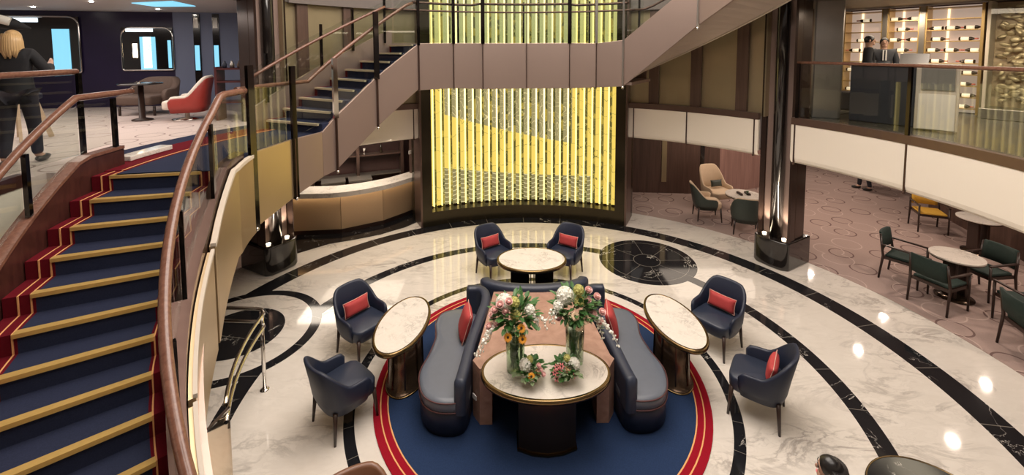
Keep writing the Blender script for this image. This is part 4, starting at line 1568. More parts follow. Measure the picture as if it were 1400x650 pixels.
def bowl_bouquet(label, c, sg, seed):
    v = thing('flower_arrangement', label, 'flowers', (c[0], c[1], TT), 0, 'low flower bowls')
    MB().lathe([(.035, TT + .001), (.06, TT + .02), (.075, TT + .06), (.066, TT + .095), (.060, TT + .095), (.066, TT + .06), (.001, TT + .03)], (c[0], c[1], 0), 24).build('bowl', M['white_china'], v)
    o = Vector((c[0], c[1], TT + .13))
    foliage(v, o, .15, 80, seed=seed, size=(.05, .09))
    foliage(v, o + Vector((sg * .05, -.03, -.01)), .13, 26, 'leaf_pale', seed=seed + 1, name='pale_foliage', size=(.05, .08))
    at = lambda x, z, y=-.08: o + Vector((x, y, z))
    cluster(at(-sg * -.09 if sg < 0 else .09, .07, -.03), .068, 'petal_white', v, 'hydrangea', 38) if sg > 0 else cluster(at(-.07, .07, -.03), .072, 'petal_white', v, 'hydrangea', 38)
    cluster(at(.02 * sg, .11, .0), .04, 'petal_green', v, 'carnation', 26, .36)
    if sg < 0:
        daisy(at(-.01, .02, -.13), (0, -1, .6), .042, 'petal_orange', v, 'gerbera')
        for x, z in ((.09, .05), (.12, .0), (.07, .10)):
            rose(at(x, z), (x, -.6, .8), .026, 'pink', v)
        rose(at(.06, .03), (.3, -.8, .8), .03, 'petal_cream', v)
    else:
        for x, z in ((-.10, .08), (-.07, .04), (-.12, .02), (-.05, .09), (-.10, -.05), (.07, -.02)):
            daisy(at(x, z, -.09), (x * 3, -1, .7), .036, 'hot_pink', v, 'lily', 6)
        rose(at(.02, .04), (0, -.8, .8), .032, 'petal_cream', v)
    return v


bowl_bouquet('low white bowl with white hydrangea and one orange gerbera', (-.165, -1.10), -1, 31)
bowl_bouquet('low white bowl with coral pink lilies and white hydrangea', (.195, -1.09), 1, 37)

# ================================================================== BAR (lower deck, behind the left pillar)
br = thing('bar_counter', 'curved champagne metal bar counter with white marble top', 'bar', (-4.2, 4.9, 0))
face = [(-6.2, 3.9), (-5.36, 4.40), (-4.30, 4.50), (-3.46, 5.02), (-2.80, 5.85)]
for (a, c) in zip(face, face[1:]):
    d = Vector((c[0] - a[0], c[1] - a[1], 0)).normalized()
    n = Vector((-d.y, d.x, 0)) * .05
    g = d * .006
    MB().prism([(a[0] + g.x, a[1] + g.y), (c[0] - g.x, c[1] - g.y), (c[0] - g.x + n.x, c[1] - g.y + n.y), (a[0] + g.x + n.x, a[1] + g.y + n.y)], .12, .94).build('face_panel', M['bar_face'], br)
    MB().prism([(a[0], a[1] + .03), (c[0], c[1] + .03), (c[0] + n.x, c[1] + n.y + .03), (a[0] + n.x, a[1] + n.y + .03)], 0, .12).build('plinth', M['joint'], br)
cf = catmull([(-6.25, 3.80), (-5.36, 4.24), (-4.28, 4.36), (-3.38, 4.90), (-2.68, 5.80)], 6)
ct = cf + [(x - .16, y + .56) for x, y in cf[::-1]]
MB().prism(ct, .985, 1.04).build('countertop', M['marble'], br)
MB().prism([(x, y) for x, y in cf] + [(x, y + .025) for x, y in cf[::-1]], .93, .985).build('counter_lip', M['marble'], br)
MB().prism([(x, y + .05) for x, y in cf] + [(x, y + .08) for x, y in cf[::-1]], .962, .978).build('light_strip', M['glow_soft'], br)
MB().prism([(x, y + .03) for x, y in cf] + [(x - .1, y + .40) for x, y in cf[::-1]], .975, .985).build('underframe', M['joint'], br)
# back bar shelving
bs = thing('back_bar_shelf', 'dark back bar shelving with glassware behind the bar counter', 'shelf', (-4.6, 6.3, 0))
pa, pb = Vector((-6.6, 5.45, 0)), Vector((-3.4, 6.72, 0))
dd = (pb - pa).normalized()
nn = Vector((-dd.y, dd.x, 0))
Rz = math.atan2(dd.y, dd.x)
for i, z in enumerate((.9, 1.45, 1.9)):
    c = (pa + pb) / 2
    MB().box((c.x, c.y, z), ((pb - pa).length, .32, .03), Rz).build('shelf', M['frame_side'] if i else M['steel'], bs)
for t in (0, .33, .66, 1):
    c = pa + (pb - pa) * t
    MB().box((c.x, c.y, 1.15), (.08, .34, 2.24), Rz).build('upright', M['frame_side'], bs)
nb_ = ng_ = 0
for i in range(14):
    t = .06 + .065 * i
    if i % 5 == 4:
        continue
    c = pa + (pb - pa) * t
    zz = (1.465, 1.915)[i % 2]
    if i % 3 == 0:
        o = MB().lathe([(.03, zz), (.035, zz + .01), (.035, zz + .17), (.012, zz + .21), (.012, zz + .26)], (c.x, c.y, 0), 10).build('bottle', M['bottle_dark'])
        tag(o, '%s small dark bottle from the left, on the %s back bar shelf' % (('first', 'second', 'third', 'fourth')[nb_], ('middle', 'top')[i % 2]), 'bottle', 'back bar bottles')
        nb_ += 1
    else:
        o = MB().lathe([(.025, zz), (.005, zz + .01), (.004, zz + .06), (.03, zz + .10), (.034, zz + .16), (.03, zz + .16), (.004, zz + .07)], (c.x, c.y, 0), 10).build('wine_glass', M['white_china'])
        tag(o, '%s pale stemmed glass from the left behind the bar, %s shelf' % (('first', 'second', 'third', 'fourth', 'fifth', 'sixth', 'seventh', 'eighth')[ng_], ('middle', 'top')[i % 2]), 'glass', 'back bar glasses')
        ng_ += 1
# coolers behind the counter
for i, (x, y) in enumerate(((-4.75, 5.25), (-4.15, 5.45))):
    cb = thing('bar_fridge', ('low steel fridge with black door, left behind the bar', 'low steel fridge with black door, right behind the bar')[i], 'fridge', (x, y, 0), Rz)
    MB().box((0, 0, .52), (.54, .4, 1.02)).build('body', M['steel'], cb, local=True, bevel=.01)
    MB().box((0, -.205, .60), (.48, .02, .72)).build('door', M['black_gloss'], cb, local=True, bevel=.005)
    MB().box((0, 0, 1.05), (.56, .42, .03)).build('lid', M['steel'], cb, local=True)
MB_ = MB().box((-2.62, 6.05, 1.2), (.62, .5, 2.3), .9)
o = MB_.build('service_pier', M['frame_side'])
tag(o, 'brown wall pier between bar and yellow screen', 'pier')
tag(MB().box((-2.93, 5.93, 1.62), (.20, .012, .10), .9).build('wall_plate', M['white']), 'small white plate on the brown pier by the bar', 'plate')

# ================================================================== LOWER LOUNGE, RIGHT
def armchair(label, cloth, loc, d, group, first=None):
    rz = facing(*d)
    if first is not None:
        return dup(first, (*loc, .004), rz, label, group)
    c = thing('dining_armchair', label, 'chair', (*loc, .004), rz, group)
    fr = MB()
    w, dp = .27, .25
    for sx in (-1, 1):
        MB().tube([(sx * w, -dp, 0), (sx * w, -dp, .62)], [.016, .02], 8).build('leg', M['dark_wood'], c, local=True)
        MB().tube([(sx * w, dp + .05, 0), (sx * w, dp, .44), (sx * (w - .02), dp + .06, .84)], [.016, .022, .018], 8).build('leg', M['dark_wood'], c, local=True)
        MB().bar((sx * w, -dp - .02, .63), (sx * w, dp + .03, .65), .045, .024).build('armrest', M['dark_wood'], c, local=True, bevel=.006)
    MB().box((0, 0, .41), (w * 2 - .02, dp * 2, .05)).build('seat_frame', M['dark_wood'], c, local=True)
    MB().box((0, -.01, .455), (w * 2 - .05, dp * 2 - .02, .05)).build('seat', M[cloth], c, local=True, bevel=.02)
    b = MB()
    vs, fs = [], []
    n = 9
    for i in range(n):
        u = -1 + 2 * i / (n - 1)
        y = dp + .015 - .035 * u * u + .02
        for z, o in ((.54, 0), (.70, .02), (.86, .05)):
            vs += [(u * (w - .03), y + o, z), (u * (w - .03), y + o + .035, z)]
    for i in range(n - 1):
        for q in ((0, 2), (2, 4)):
            fs.append((6 * i + q[0], 6 * i + q[1], 6 * i + 6 + q[1], 6 * i + 6 + q[0]))
            fs.append((6 * i + q[0] + 1, 6 * i + 6 + q[0] + 1, 6 * i + 6 + q[1] + 1, 6 * i + q[1] + 1))
        fs.append((6 * i + 4, 6 * i + 5, 6 * i + 11, 6 * i + 10))
        fs.append((6 * i, 6 * i + 6, 6 * i + 7, 6 * i + 1))
    for e in (0, 6 * (n - 1)):
        fs.append((e, e + 1, e + 3, e + 2))
        fs.append((e + 2, e + 3, e + 5, e + 4))
    b.add(vs, fs, smooth=True)
    b.build('backrest', M[cloth], c, local=True)
    return c


def round_table(label, c, r, group=None, h=.745):
    t = thing('round_table', label, 'table', (*c, .004), 0, group)
    MB().disc((0, 0), r, r, h - .03, h, 48).build('tabletop', M['marble'], t, local=True, bevel=.006)
    MB().disc((0, 0), r - .01, r - .01, h - .05, h - .03, 40).build('underframe', M['bronze_dark'], t, local=True)
    MB().lathe([(.26, 0), (.26, .02), (.06, .04)], (0, 0, 0), 32).build('foot', M['bronze_dark'], t, local=True)
    for s in (-1, 1):
        MB().box((s * .10, 0, .37), (.06, .22, .68)).build('pedestal', M['dark_wood'], t, local=True, bevel=.01)
    return t


round_table('round white marble table among dark green chairs, lower right', (7.34, 1.65), .36)
round_table('round white marble table beside the mustard chair, lower right', (9.55, 3.30), .36)
round_table('round table at the right edge, mostly out of view', (8.2, -.35), .36)
g1 = armchair('dark green armchair, rear left of the near marble table', 'green_cloth', (6.98, 2.22), (.55, -.83), 'green dining armchairs')
armchair('sage green armchair in front of the near marble table, seen from behind', None, (6.82, 1.42), (.93, .3), 'green dining armchairs', g1)
armchair('dark green armchair right of the near marble table', None, (7.95, 1.75), (-1, -.1), 'green dining armchairs', g1)
armchair('dark green armchair at the right frame edge, upper one', None, (7.55, .75), (.2, 1), 'green dining armchairs', g1)
armchair('dark green armchair at the right frame edge, nearest the camera', None, (6.95, .12), (1, -.35), 'green dining armchairs', g1)
y1 = armchair('mustard yellow armchair, the one fully in view at the lower right', 'yellow_cloth', (9.62, 4.45), (-.42, -.9), 'mustard dining armchairs')
armchair('mustard yellow armchair cut off by the right frame edge', None, (10.0, 2.35), (-.9, .5), 'mustard dining armchairs', y1)

# small lounge group behind the right pillar
t = round_table('small round white table with a plant, behind the right pillar', (5.55, 5.15), .42, h=.66)
pp_ = thing('potted_plant', 'tiny green plant in a pot on the small round table', 'plant', (5.62, 5.10, .668))
MB().lathe([(.025, 0), (.035, .05), (.03, .05), (.001, .03)], (0, 0, .0), 12).build('pot', M['green_leather'], pp_, local=True)
b = MB()
for k in range(16):
    a = k * 2.4
    leaf_blade(b, (0, 0, .04), (math.cos(a), math.sin(a), 1.4), .07, .012, .01)
b.build('leaves', M['leaf'], pp_, local=True)


def lounge(label, shell, inner, loc, fd, group, **kw):
    c = make_tub_chair(label, shell, inner, 'dark_wood', group, **kw)
    c.name = 'lounge_chair'
    c.location = (*loc, .004)
    c.rotation_euler = (0, 0, facing(*fd))
    return c


l1 = lounge('high backed lounge chair with green shell, left of the small table', 'green_leather', 'cream_cloth', (4.68, 5.28), (.9, -.15), 'lounge chairs by the pillar', back=.92, w=.30, d=.31, lining='cream_cloth')
dup(l1, (5.20, 4.42, .004), facing(.4, .9), 'green shelled lounge chair half hidden by the right pillar', 'lounge chairs by the pillar')
l2 = lounge('beige high backed armchair facing the camera by the back wall', 'cream_cloth', 'cream_cloth', (5.35, 6.1), (.25, -.95), None, back=1.08, w=.36, d=.34, arm=.6)
make_pillow('cushion', 'grey lumbar cushion on the beige high backed armchair', (5.38, 6.22, .62), Matrix.Rotation(facing(.25, -.95), 3, 'Z') @ Matrix.Rotation(rad(-12), 3, 'X'), .36, .18, .1, 'green_leather', None, 'green_leather')
# objects glimpsed through the slots of the back wall
for i, (x, w) in enumerate(((2.35, .3), (3.95, .26), (5.05, .22))):
    z0, z1 = ((.3, 1.5), (.35, 2.2), (.9, 1.6))[i]
    o = MB().box((x + .35, 7.36 - .1 * i, (z0 + z1) / 2), (w * .55, .04, z1 - z0), rad(-5)).build('wall_slot', (M['cream'], M['bronze_wall'], M['black_gloss'])[i])
    tag(o, ('pale narrow slot at the left end of the back wood wall', 'tall narrow mirror slot in the back wood wall', 'small dark niche in the back wood wall')[i], 'niche')
tag(MB().box((4.62, 7.17, 1.92), (.36, .02, .30), rad(-5)).build('wall_sign', M['grey_panel']), 'plain grey notice on the back wood wall', 'notice')
tag(MB().lathe([(.05, 2.10), (.055, 2.15), (.02, 2.24), (.02, 2.28)], (2.75, 5.85, 0), 16).build('spot_lamp', M['glow']), 'small lit ceiling lamp behind the screen edge', 'lamp')

# near right: dark table and the woman seated beside it
t = thing('side_table', 'round black marble table with brass rim at the bottom edge', 'table', (2.93, -2.47, 0))
MB().disc((0, 0), .46, .46, .72, .742, 56).build('tabletop', M['black_marble'], t, local=True)
MB().lathe([(.445, .70), (.472, .70), (.476, .725), (.470, .745), (.458, .745), (.458, .72)], (0, 0, 0), 56).build('rim', M['brass'], t, local=True)
MB().lathe([(.22, 0), (.22, .02), (.09, .05), (.08, .70)], (0, 0, 0), 32).build('pedestal', M['bronze_drum'], t, local=True)
bc = make_tub_chair('brown leather chair at the bottom edge left of the rug, only its top in view', 'brown_leather', 'brown_leather', 'dark_wood', None, back=.80)
bc.location = (-1.60, -2.42, 0)
bc.rotation_euler = (0, 0, facing(.45, -.89))


# ================================================================== PEOPLE
def skinned(name, verts, edges, radii, mat, parent, sub=2, root=0, local=True):
    me = bpy.data.meshes.new(name)
    me.from_pydata(verts, edges, [])
    o = bpy.data.objects.new(name, me)
    COL.objects.link(o)
    o.parent = parent
    sk_ = o.modifiers.new('skin', 'SKIN')
    sk_.use_smooth_shade = True
    for i, v in enumerate(me.skin_vertices[0].data):
        r = radii[i]
        v.radius = r if isinstance(r, tuple) else (r, r)
        v.use_root = (i == root)
    s = o.modifiers.new('sub', 'SUBSURF')
    s.levels = sub
    s.render_levels = sub
    me.materials.append(mat)
    return o


def person(label, loc, rz, hair_m, top_m, leg_m, skin_m='skin', pose='stand', H=1.72, hair='short', shirt=None, arm_l=None, arm_r=None, z=0.0, name='person', pitch=0.0):
    """front is -Y. Joints in metres for a 1.72 m figure, scaled"""
    p = thing(name, label, 'person', (*loc, z), rz)
    k = H / 1.72
    S = lambda x, y, zz: (x * k, y * k, zz * k)
    J = {}
    hipz = .92 if pose == 'stand' else .50
    J['pelvis'] = (0, 0, hipz)
    J['waist'] = (0, .0, hipz + .16)
    J['chest'] = (0, .01, hipz + .36)
    J['neck'] = (0, .02, hipz + .52)
    J['skull'] = (0, 0.0, hipz + .62)
    J['crown'] = (0, .005, hipz + .71)
    for s, n in ((-1, 'l'), (1, 'r')):
        J['sh' + n] = (s * .158, .01, hipz + .455)
        arm = (arm_l if s < 0 else arm_r) or ((s * .22, .03, hipz + .19), (s * .22, -.05, hipz - .05), (s * .215, -.075, hipz - .14))
        J['el' + n], J['wr' + n], J['ha' + n] = arm
        if pose == 'stand':
            J['hip' + n] = (s * .09, 0, hipz - .06)
            J['kn' + n] = (s * .10, -.01 + .05 * s, .49)
            J['an' + n] = (s * .105, .02 + .10 * s, .09)
            J['to' + n] = (s * .12, -.13 + .10 * s, .03)
        else:
            J['hip' + n] = (s * .10, -.05, hipz - .02)
            J['kn' + n] = (s * .13, -.45, .50)
            J['an' + n] = (s * .13, -.43, .09)
            J['to' + n] = (s * .13, -.58, .03)
    rad_ = dict(pelvis=(.13, .10), waist=(.12, .09), chest=(.125, .095), neck=.050, skull=(.080, .092), crown=(.070, .082))
    for n in 'lr':
        rad_.update({'sh' + n: .050, 'el' + n: .042, 'wr' + n: .028, 'ha' + n: (.036, .02), 'hip' + n: .085, 'kn' + n: .058, 'an' + n: .042, 'to' + n: (.04, .028)})
    names = list(J)
    E_ = [('pelvis', 'waist'), ('waist', 'chest'), ('chest', 'neck'), ('neck', 'skull'), ('skull', 'crown')]
    for n in 'lr':
        E_ += [('chest', 'sh' + n), ('sh' + n, 'el' + n), ('el' + n, 'wr' + n), ('wr' + n, 'ha' + n), ('pelvis', 'hip' + n), ('hip' + n, 'kn' + n), ('kn' + n, 'an' + n), ('an' + n, 'to' + n)]
    # five fingers on each hand, rooted inside the palm
    for s, n in ((-1, 'l'), (1, 'r')):
        w_, h_ = Vector(J['wr' + n]), Vector(J['ha' + n])
        d = (h_ - w_).normalized()
        side = d.cross(Vector((s, .2, 0))).normalized()
        for f, (o_, L_) in enumerate(((-.027, .055), (-.010, .072), (.010, .076), (.026, .066), (.040, .045))):
            if f == 4:
                a = w_ + d * .045 + side * .03
                bq = a + side * .03 + d * .03
                cq = bq + d * .03
            else:
                a = h_ + side * o_
                bq = a + d * L_ * .55
                cq = bq + d * L_ * .35 + Vector((0, -.012, 0))
            for q, (nm, v, r) in enumerate((('a', a, .011), ('b', bq, .0095), ('c', cq, .008))):
                key = 'f%s%d%s' % (n, f, nm)
                J[key] = tuple(v)
                rad_[key] = r
                names.append(key)
            E_ += [('ha' + n if f < 4 else 'wr' + n, 'f%s%da' % (n, f)), ('f%s%da' % (n, f), 'f%s%db' % (n, f)), ('f%s%db' % (n, f), 'f%s%dc' % (n, f))]
    idx = {n: i for i, n in enumerate(names)}
    scl = lambda r, q=1: tuple(c * k * q for c in r) if isinstance(r, tuple) else r * k * q
    skinned('body', [S(*J[n]) for n in names], [(idx[a], idx[c]) for a, c in E_], [scl(rad_[n]) for n in names], M[skin_m], p)

    def sub_(name, keys, edges, grow, mat, over={}):
        ii = {n: i for i, n in enumerate(keys)}
        pts = [S(*(over.get(n) or J[n])) for n in keys]
        rr = []
        for n in keys:
            r = rad_.get(n, .05)
            rr.append(tuple((c + grow) * k for c in r) if isinstance(r, tuple) else (r + grow) * k)
        return skinned(name, pts, [(ii[a], ii[c]) for a, c in edges], rr, M[mat], p)
    te = [('pelvis', 'waist'), ('waist', 'chest'), ('chest', 'ck')]
    rad_['ck'] = .060
    J['ck'] = (0, .02, J['neck'][2] - .045)
    for n in 'lr':
        te += [('chest', 'sh' + n), ('sh' + n, 'el' + n), ('el' + n, 'wr' + n)]
    sub_('coat', ['pelvis', 'waist', 'chest', 'ck', 'shl', 'ell', 'wrl', 'shr', 'elr', 'wrr'], te, .02, top_m, {'pelvis': (0, 0, hipz - .10)})
    le = []
    for n in 'lr':
        le += [('pelvis', 'hip' + n), ('hip' + n, 'kn' + n), ('kn' + n, 'an' + n)]
    sub_('trousers', ['pelvis', 'hipl', 'knl', 'anl', 'hipr', 'knr', 'anr'], le, .013, leg_m)
    # hem of the jacket closes over the waistband
    prof = [(.150, hipz - .15), (.152, hipz - .05), (.142, hipz + .05), (.132, hipz + .15), (.135, hipz + .24)]
    if pose == 'sit':
        prof = [(.155, hipz - .07), (.15, hipz + .02), (.14, hipz + .12), (.135, hipz + .24)]
    MB().lathe([(r_ * k, z_ * k) for r_, z_ in prof], (0, 0, 0), 28, 1.08, .84).build('jacket_hem', M[top_m], p, local=True)
    for n in 'lr':
        a, c = Vector(J['an' + n]), Vector(J['to' + n])
        MB().ball(((a.x + c.x) / 2 * k, (a.y + c.y) / 2 * k, .045 * k), (.05 * k, .135 * k, .045 * k), 14, 8).build('shoe', M['black_leather'], p, local=True)
    hz = J['skull'][2]
    hy = -.004
    # the face: nose, eyes, brows, mouth, ears
    hd = MB()
    hd.ball(S(0, -.079, hz + .002), (.009 * k, .013 * k, .018 * k), 8, 6)
    for s in (-1, 1):
        hd.ball(S(s * .074, .008, hz + .008), (.008 * k, .018 * k, .028 * k), 8, 6)
    hd.ball(S(0, -.05, hz - .052), (.036 * k, .030 * k, .030 * k), 10, 7)
    hd.build('face_features', M[skin_m], p, local=True)
    ey = MB()
    for s in (-1, 1):
        ey.ball(S(s * .029, -.071, hz + .022), (.011 * k, .006 * k, .006 * k), 8, 5)
        ey.bar(S(s * .014, -.077, hz + .043), S(s * .044, -.070, hz + .041), .005 * k, .005 * k)
    ey.build('eyes', M['hair'], p, local=True)
    MB().ball(S(0, -.078, hz - .040), (.020 * k, .006 * k, .005 * k), 8, 5).build('mouth', M['hot_pink'] if hair == 'long' else M['piping'], p, local=True)
    # hair
    hb = MB()
    vs, fs = [], []
    nu, nv = 20, 9
    for i in range(nv + 1):
        th = (PI * .70 if hair != 'long' else PI * .66) * i / nv
        for j in range(nu):
            a = 2 * PI * j / nu
            front = max(0, -math.sin(a))
            t2 = th * (1 - .52 * front ** 2)
            vs.append(S(.077 * math.sin(t2) * math.cos(a), .012 + .090 * math.sin(t2) * math.sin(a), hz + .030 + .092 * math.cos(t2)))
    for i in range(nv):
        for j in range(nu):
            fs.append((i * nu + j, i * nu + (j + 1) % nu, (i + 1) * nu + (j + 1) % nu, (i + 1) * nu + j))
    hb.add(vs, fs, smooth=True)
    if hair == 'long':
        for j in range(15):
            a = PI * (.06 + .88 * j / 14)
            x, y = .078 * math.cos(a), .022 + .085 * math.sin(a)
            hb.tube([S(x * .9, y * .9, hz + .07), S(x * 1.08, y * 1.06, hz - .02), S(x * 1.15, y * 1.12, hz - .12), S(x * 1.0, y * 1.1, hz - .19 - .02 * (j % 3))], [.02 * k, .026 * k, .026 * k, .008 * k], 8)
    if hair == 'bun':
        hb.ball(S(0, .115, hz + .07), .042 * k, 12, 8)
        hb.tube([S(-.01, .12, hz + .08), S(-.03, .15, hz + .14)], [.006 * k, .002 * k], 6)
    hb.build('hair', M[hair_m], p, local=True)
    if shirt:
        MB().prism([(x * k, y * k) for x, y in ((-.035, -.128), (.035, -.128), (.02, -.10), (-.02, -.10))], (hipz + .26) * k, (hipz + .48) * k).build('shirt', M['white'], p, local=True)
        MB().prism([(x * k, y * k) for x, y in ((-.011, -.131), (.011, -.131), (.011, -.125), (-.011, -.125))], (hipz + .26) * k, (hipz + .47) * k).build('necktie', M['coat'], p, local=True)
    return p


z2 = Z2 + .004
person('man in dark coat with raised collar standing left of the other man upstairs', (6.72, 2.95), facing(.75, -.55), 'hair', 'coat', 'trousers', 'skin2', z=z2, H=1.68)
person('man in charcoal suit, white shirt and tie standing at the upper host stand', (7.17, 3.14), facing(-.6, -.9), 'hair', 'suit', 'trousers', 'skin', z=z2, H=1.64, shirt=True)
person('person in dark trousers and black shoes, only the legs in view under the deck', (10.55, 7.45), facing(-.9, .3), 'hair', 'coat', 'trousers', 'skin', z=.004, H=1.7)
person('woman with blond hair and dark coat seen from behind, upper left deck', (-6.22, -.30), facing(-.35, .9), 'blond', 'coat', 'trousers', 'skin', z=z2, H=1.66, hair='long',
       arm_l=((-.27, -.05, 1.13), (-.20, -.26, 1.22), (-.18, -.33, 1.26)))
person('seated person with long dark hair, bottom edge by the black table', (2.02, -2.47), facing(-.8, .6), 'hair', 'coat', 'trousers', 'skin2', pose='sit', hair='long', z=0.0, H=1.68,
       arm_l=((-.22, -.05, .70), (-.14, -.27, .62), (-.12, -.36, .60)), arm_r=((.22, -.05, .70), (.14, -.27, .62), (.12, -.36, .60)))
sc_ = dup(first, (2.06, -2.50, .001), facing(-.8, .6), 'navy tub chair under the seated person at the bottom edge', 'navy tub chairs')

# ================================================================== UPPER RIGHT: host stand, wine wall, gilded relief
hs = thing('host_stand', 'dark host stand with computer screen in front of the two men', 'desk', (6.65, 2.25, z2))
Rz2 = math.atan2(-.9, .5)
MB().box((6.62, 2.28, z2 + .52), (1.15, .45, 1.04), Rz2).build('body', M['suit'], hs, bevel=.01)
MB().box((6.62, 2.28, z2 + 1.06), (1.22, .52, .04), Rz2).build('top', M['dark_wood'], hs, bevel=.008)
mo = thing('monitor', 'thin grey computer screen on the host stand', 'monitor', (6.72, 2.02, z2 + 1.082))
MB().box((6.72, 2.0, z2 + 1.18), (.40, .02, .18), Rz2, R=Matrix.Rotation(Rz2, 3, 'Z') @ Matrix.Rotation(rad(-14), 3, 'X')).build('screen', M['steel'], mo)
MB().box((6.74, 2.04, z2 + 1.09), (.16, .12, .015), Rz2).build('stand', M['steel'], mo)
ls = thing('menu_stand', 'white lit menu stand with dark upper pane beside the host stand', 'stand', (6.62, 1.46, z2))
Rz3 = math.atan2(-.75, .62)
MB().box((6.64, 1.48, z2 + .56), (.52, .09, 1.10), Rz3).build('body', M['cream_edge'], ls, bevel=.012)
MB().box((6.60, 1.44, z2 + .86), (.40, .03, .36), Rz3).build('dark_pane', M['grey_panel'], ls)
MB().box((6.60, 1.44, z2 + .32), (.44, .03, .58), Rz3).build('white_panel', M['cream'], ls)

# wall the cabinets stand in
WA, WB = Vector((7.75, 5.02, 0)), Vector((9.05, 3.05, 0))
wd = (WB - WA).normalized()
wn = Vector((wd.y, -wd.x, 0))
if wn.dot(WA) < 0:
    wn = -wn
RzW = math.atan2(wd.y, wd.x)
wall_seg('wall_right', tuple((WA + wn * .5)[:2]), tuple((WB + wd * 3.5 + wn * .5)[:2]), Z2, 5.3, M['plum_wall'])
wall_seg('wall_right', (6.35, 4.55), (7.62, 5.20), Z2, 5.3, M['wall_wood'])
wall_seg('wall_right', (5.75, 3.70), (6.35, 4.50), Z2, 5.3, M['bronze_wall'])
wc_ = thing('wine_cabinet', 'tall lit wine cabinet with gilt shelves and horizontal bottles, upper right', 'cabinet', (8.4, 4.1, z2))
Lw = (WB - WA).length
mid_ = (WA + WB) / 2
q = mid_ + wn * .42
MB().box((q.x, q.y, z2 + 1.14), (Lw, .03, 2.26), RzW).build('back_panel', plain('lit mauve back', (.45, .34, .30), .6, var=.03, emit=.34, ecol=(1, .78, .62)), wc_)
bays = ((.02, .33), (.37, .60), (.64, 1.0))
for i, (u0, u1) in enumerate(bays):
    for u in (u0, u1):
        q = WA + wd * Lw * u + wn * .2
        MB().box((q.x, q.y, z2 + 1.14), (.045, .40, 2.26), RzW).build('upright', M['shelf_gold'], wc_)
    if i:
        q = WA + wd * Lw * (bays[i - 1][1] + u0) / 2 + wn * .15
        MB().box((q.x, q.y, z2 + 1.14), (.09, .34, 2.26), RzW).build('divider', M['steel'], wc_)
    q = WA + wd * Lw * (u0 + (u1 - u0) * .33) + wn * .39
    MB().box((q.x, q.y, z2 + 1.14), (.035, .02, 2.2), RzW).build('light_strip', M['wine_glow'], wc_)
    for lv in range(10):
        z = z2 + .12 + lv * .232
        q = WA + wd * Lw * (u0 + u1) / 2 + wn * .2
        MB().box((q.x, q.y, z), (Lw * (u1 - u0) - .04, .36, .018), RzW).build('shelf', M['shelf_gold'], wc_)
bottle0 = None
kb = 0
for i, (u0, u1) in enumerate(bays):
    cnt = (1, 1, 2)[i]
    for lv in range(10):
        if (i == 0 and lv in (0, 4, 7, 9)) or (i == 1 and lv in (2, 9)) or (i == 2 and lv in (8, 9)):
            continue
        for c_ in range(cnt + (1 if (lv * 3 + i) % 2 else 0)):
            n_ = cnt + (1 if (lv * 3 + i) % 2 else 0)
            u = u0 + (u1 - u0) * (c_ + .5) / n_
            q = WA + wd * Lw * u + wn * .10
            z = z2 + .12 + lv * .232 + .009 + .038
            blab = 'wine bottle %s the %s shelf from the top, %s cabinet bay' % (
                {1: 'alone on', 2: ('left on', 'right on')[c_ % 2], 3: ('leftmost on', 'middle on', 'rightmost on')[c_]}[n_],
                ('tenth', 'ninth', 'eighth', 'seventh', 'sixth', 'fifth', 'fourth', 'third', 'second', 'first')[lv], ('left', 'middle', 'right')[i])
            if bottle0 is None:
                bottle0 = thing('wine_bottle', blab, 'bottle', (q.x, q.y, z), RzW, 'wine bottles in the lit cabinet')
                Rb = Matrix.Rotation(PI / 2, 3, 'Y')
                MB().lathe([(.0001, -.13), (.036, -.13), (.037, .05), (.014, .10), (.013, .15), (.0001, .155)], (0, 0, 0), 14, R=Rb).build('glass_body', M['bottle_dark'], bottle0, local=True)
                MB().lathe([(.0375, -.10), (.0375, .02)], (0, 0, 0), 14, R=Rb).build('paper_label', M['label_glow'], bottle0, local=True)
                MB().lathe([(.0155, .10), (.0155, .152), (.0001, .157)], (0, 0, 0), 12, R=Rb).build('foil_cap', M['label_pink'], bottle0, local=True)
            else:
                dup(bottle0, (q.x, q.y, z), RzW + (PI if kb % 3 == 2 else 0), blab)
            kb += 1
spot('cabinet_light', (7.6, 3.6, 5.15), (8.5, 4.2, 3.9), 40, 100)
# gilded relief in its case
GA = WB + wd * .12
GB = GA + wd * 1.9
rl = thing('gilded_relief', 'gilded relief of overlapping leaves in a glass case, upper right edge', 'sculpture', tuple((GA + wn * .1)[:2]) + (z2,))
gm = (GA + GB) / 2
MB().box(tuple((gm + wn * .3)[:2]) + (z2 + 1.14,), (1.9, .05, 2.26), RzW).build('back_board', M['cream_cloth'], rl)
q = gm - wn * .05
MB().box((q.x, q.y, z2 + .10), (2.0, .62, .20), RzW).build('base', M['steel'], rl, bevel=.01)
q = GA
MB().box((q.x, q.y, z2 + 1.14), (.05, .5, 2.26), RzW).build('side_frame', M['cream_edge'], rl)
q = gm - wn * .30
MB().box((q.x, q.y, z2 + 1.2), (1.85, .012, 2.0), RzW).build('glass', M['glass'], rl)
rnd = random.Random(5)
b = MB()
for k in range(420):
    u, v = rnd.random(), rnd.random()
    if k < 120:
        u = .12 + .6 * u
    q = GA + wd * (.12 + 1.7 * u) + wn * rnd.uniform(.05, .26)
    R = Matrix.Rotation(RzW, 3, 'Z') @ Matrix.Rotation(rnd.uniform(-.6, .6), 3, 'X') @ Matrix.Rotation(rnd.uniform(-1.2, 1.2), 3, 'Y')
    b.ball((q.x, q.y, z2 + .28 + 1.95 * v), (rnd.uniform(.05, .10), .018, rnd.uniform(.03, .055)), 10, 6, R=R)
b.build('leaf_relief', M['gold_leaf'], rl)
for dz in (.4, 1.2, 2.0):
    pass
spot('relief_light', (8.2, 1.6, 5.15), (9.4, 2.2, 4.0), 60, 90)
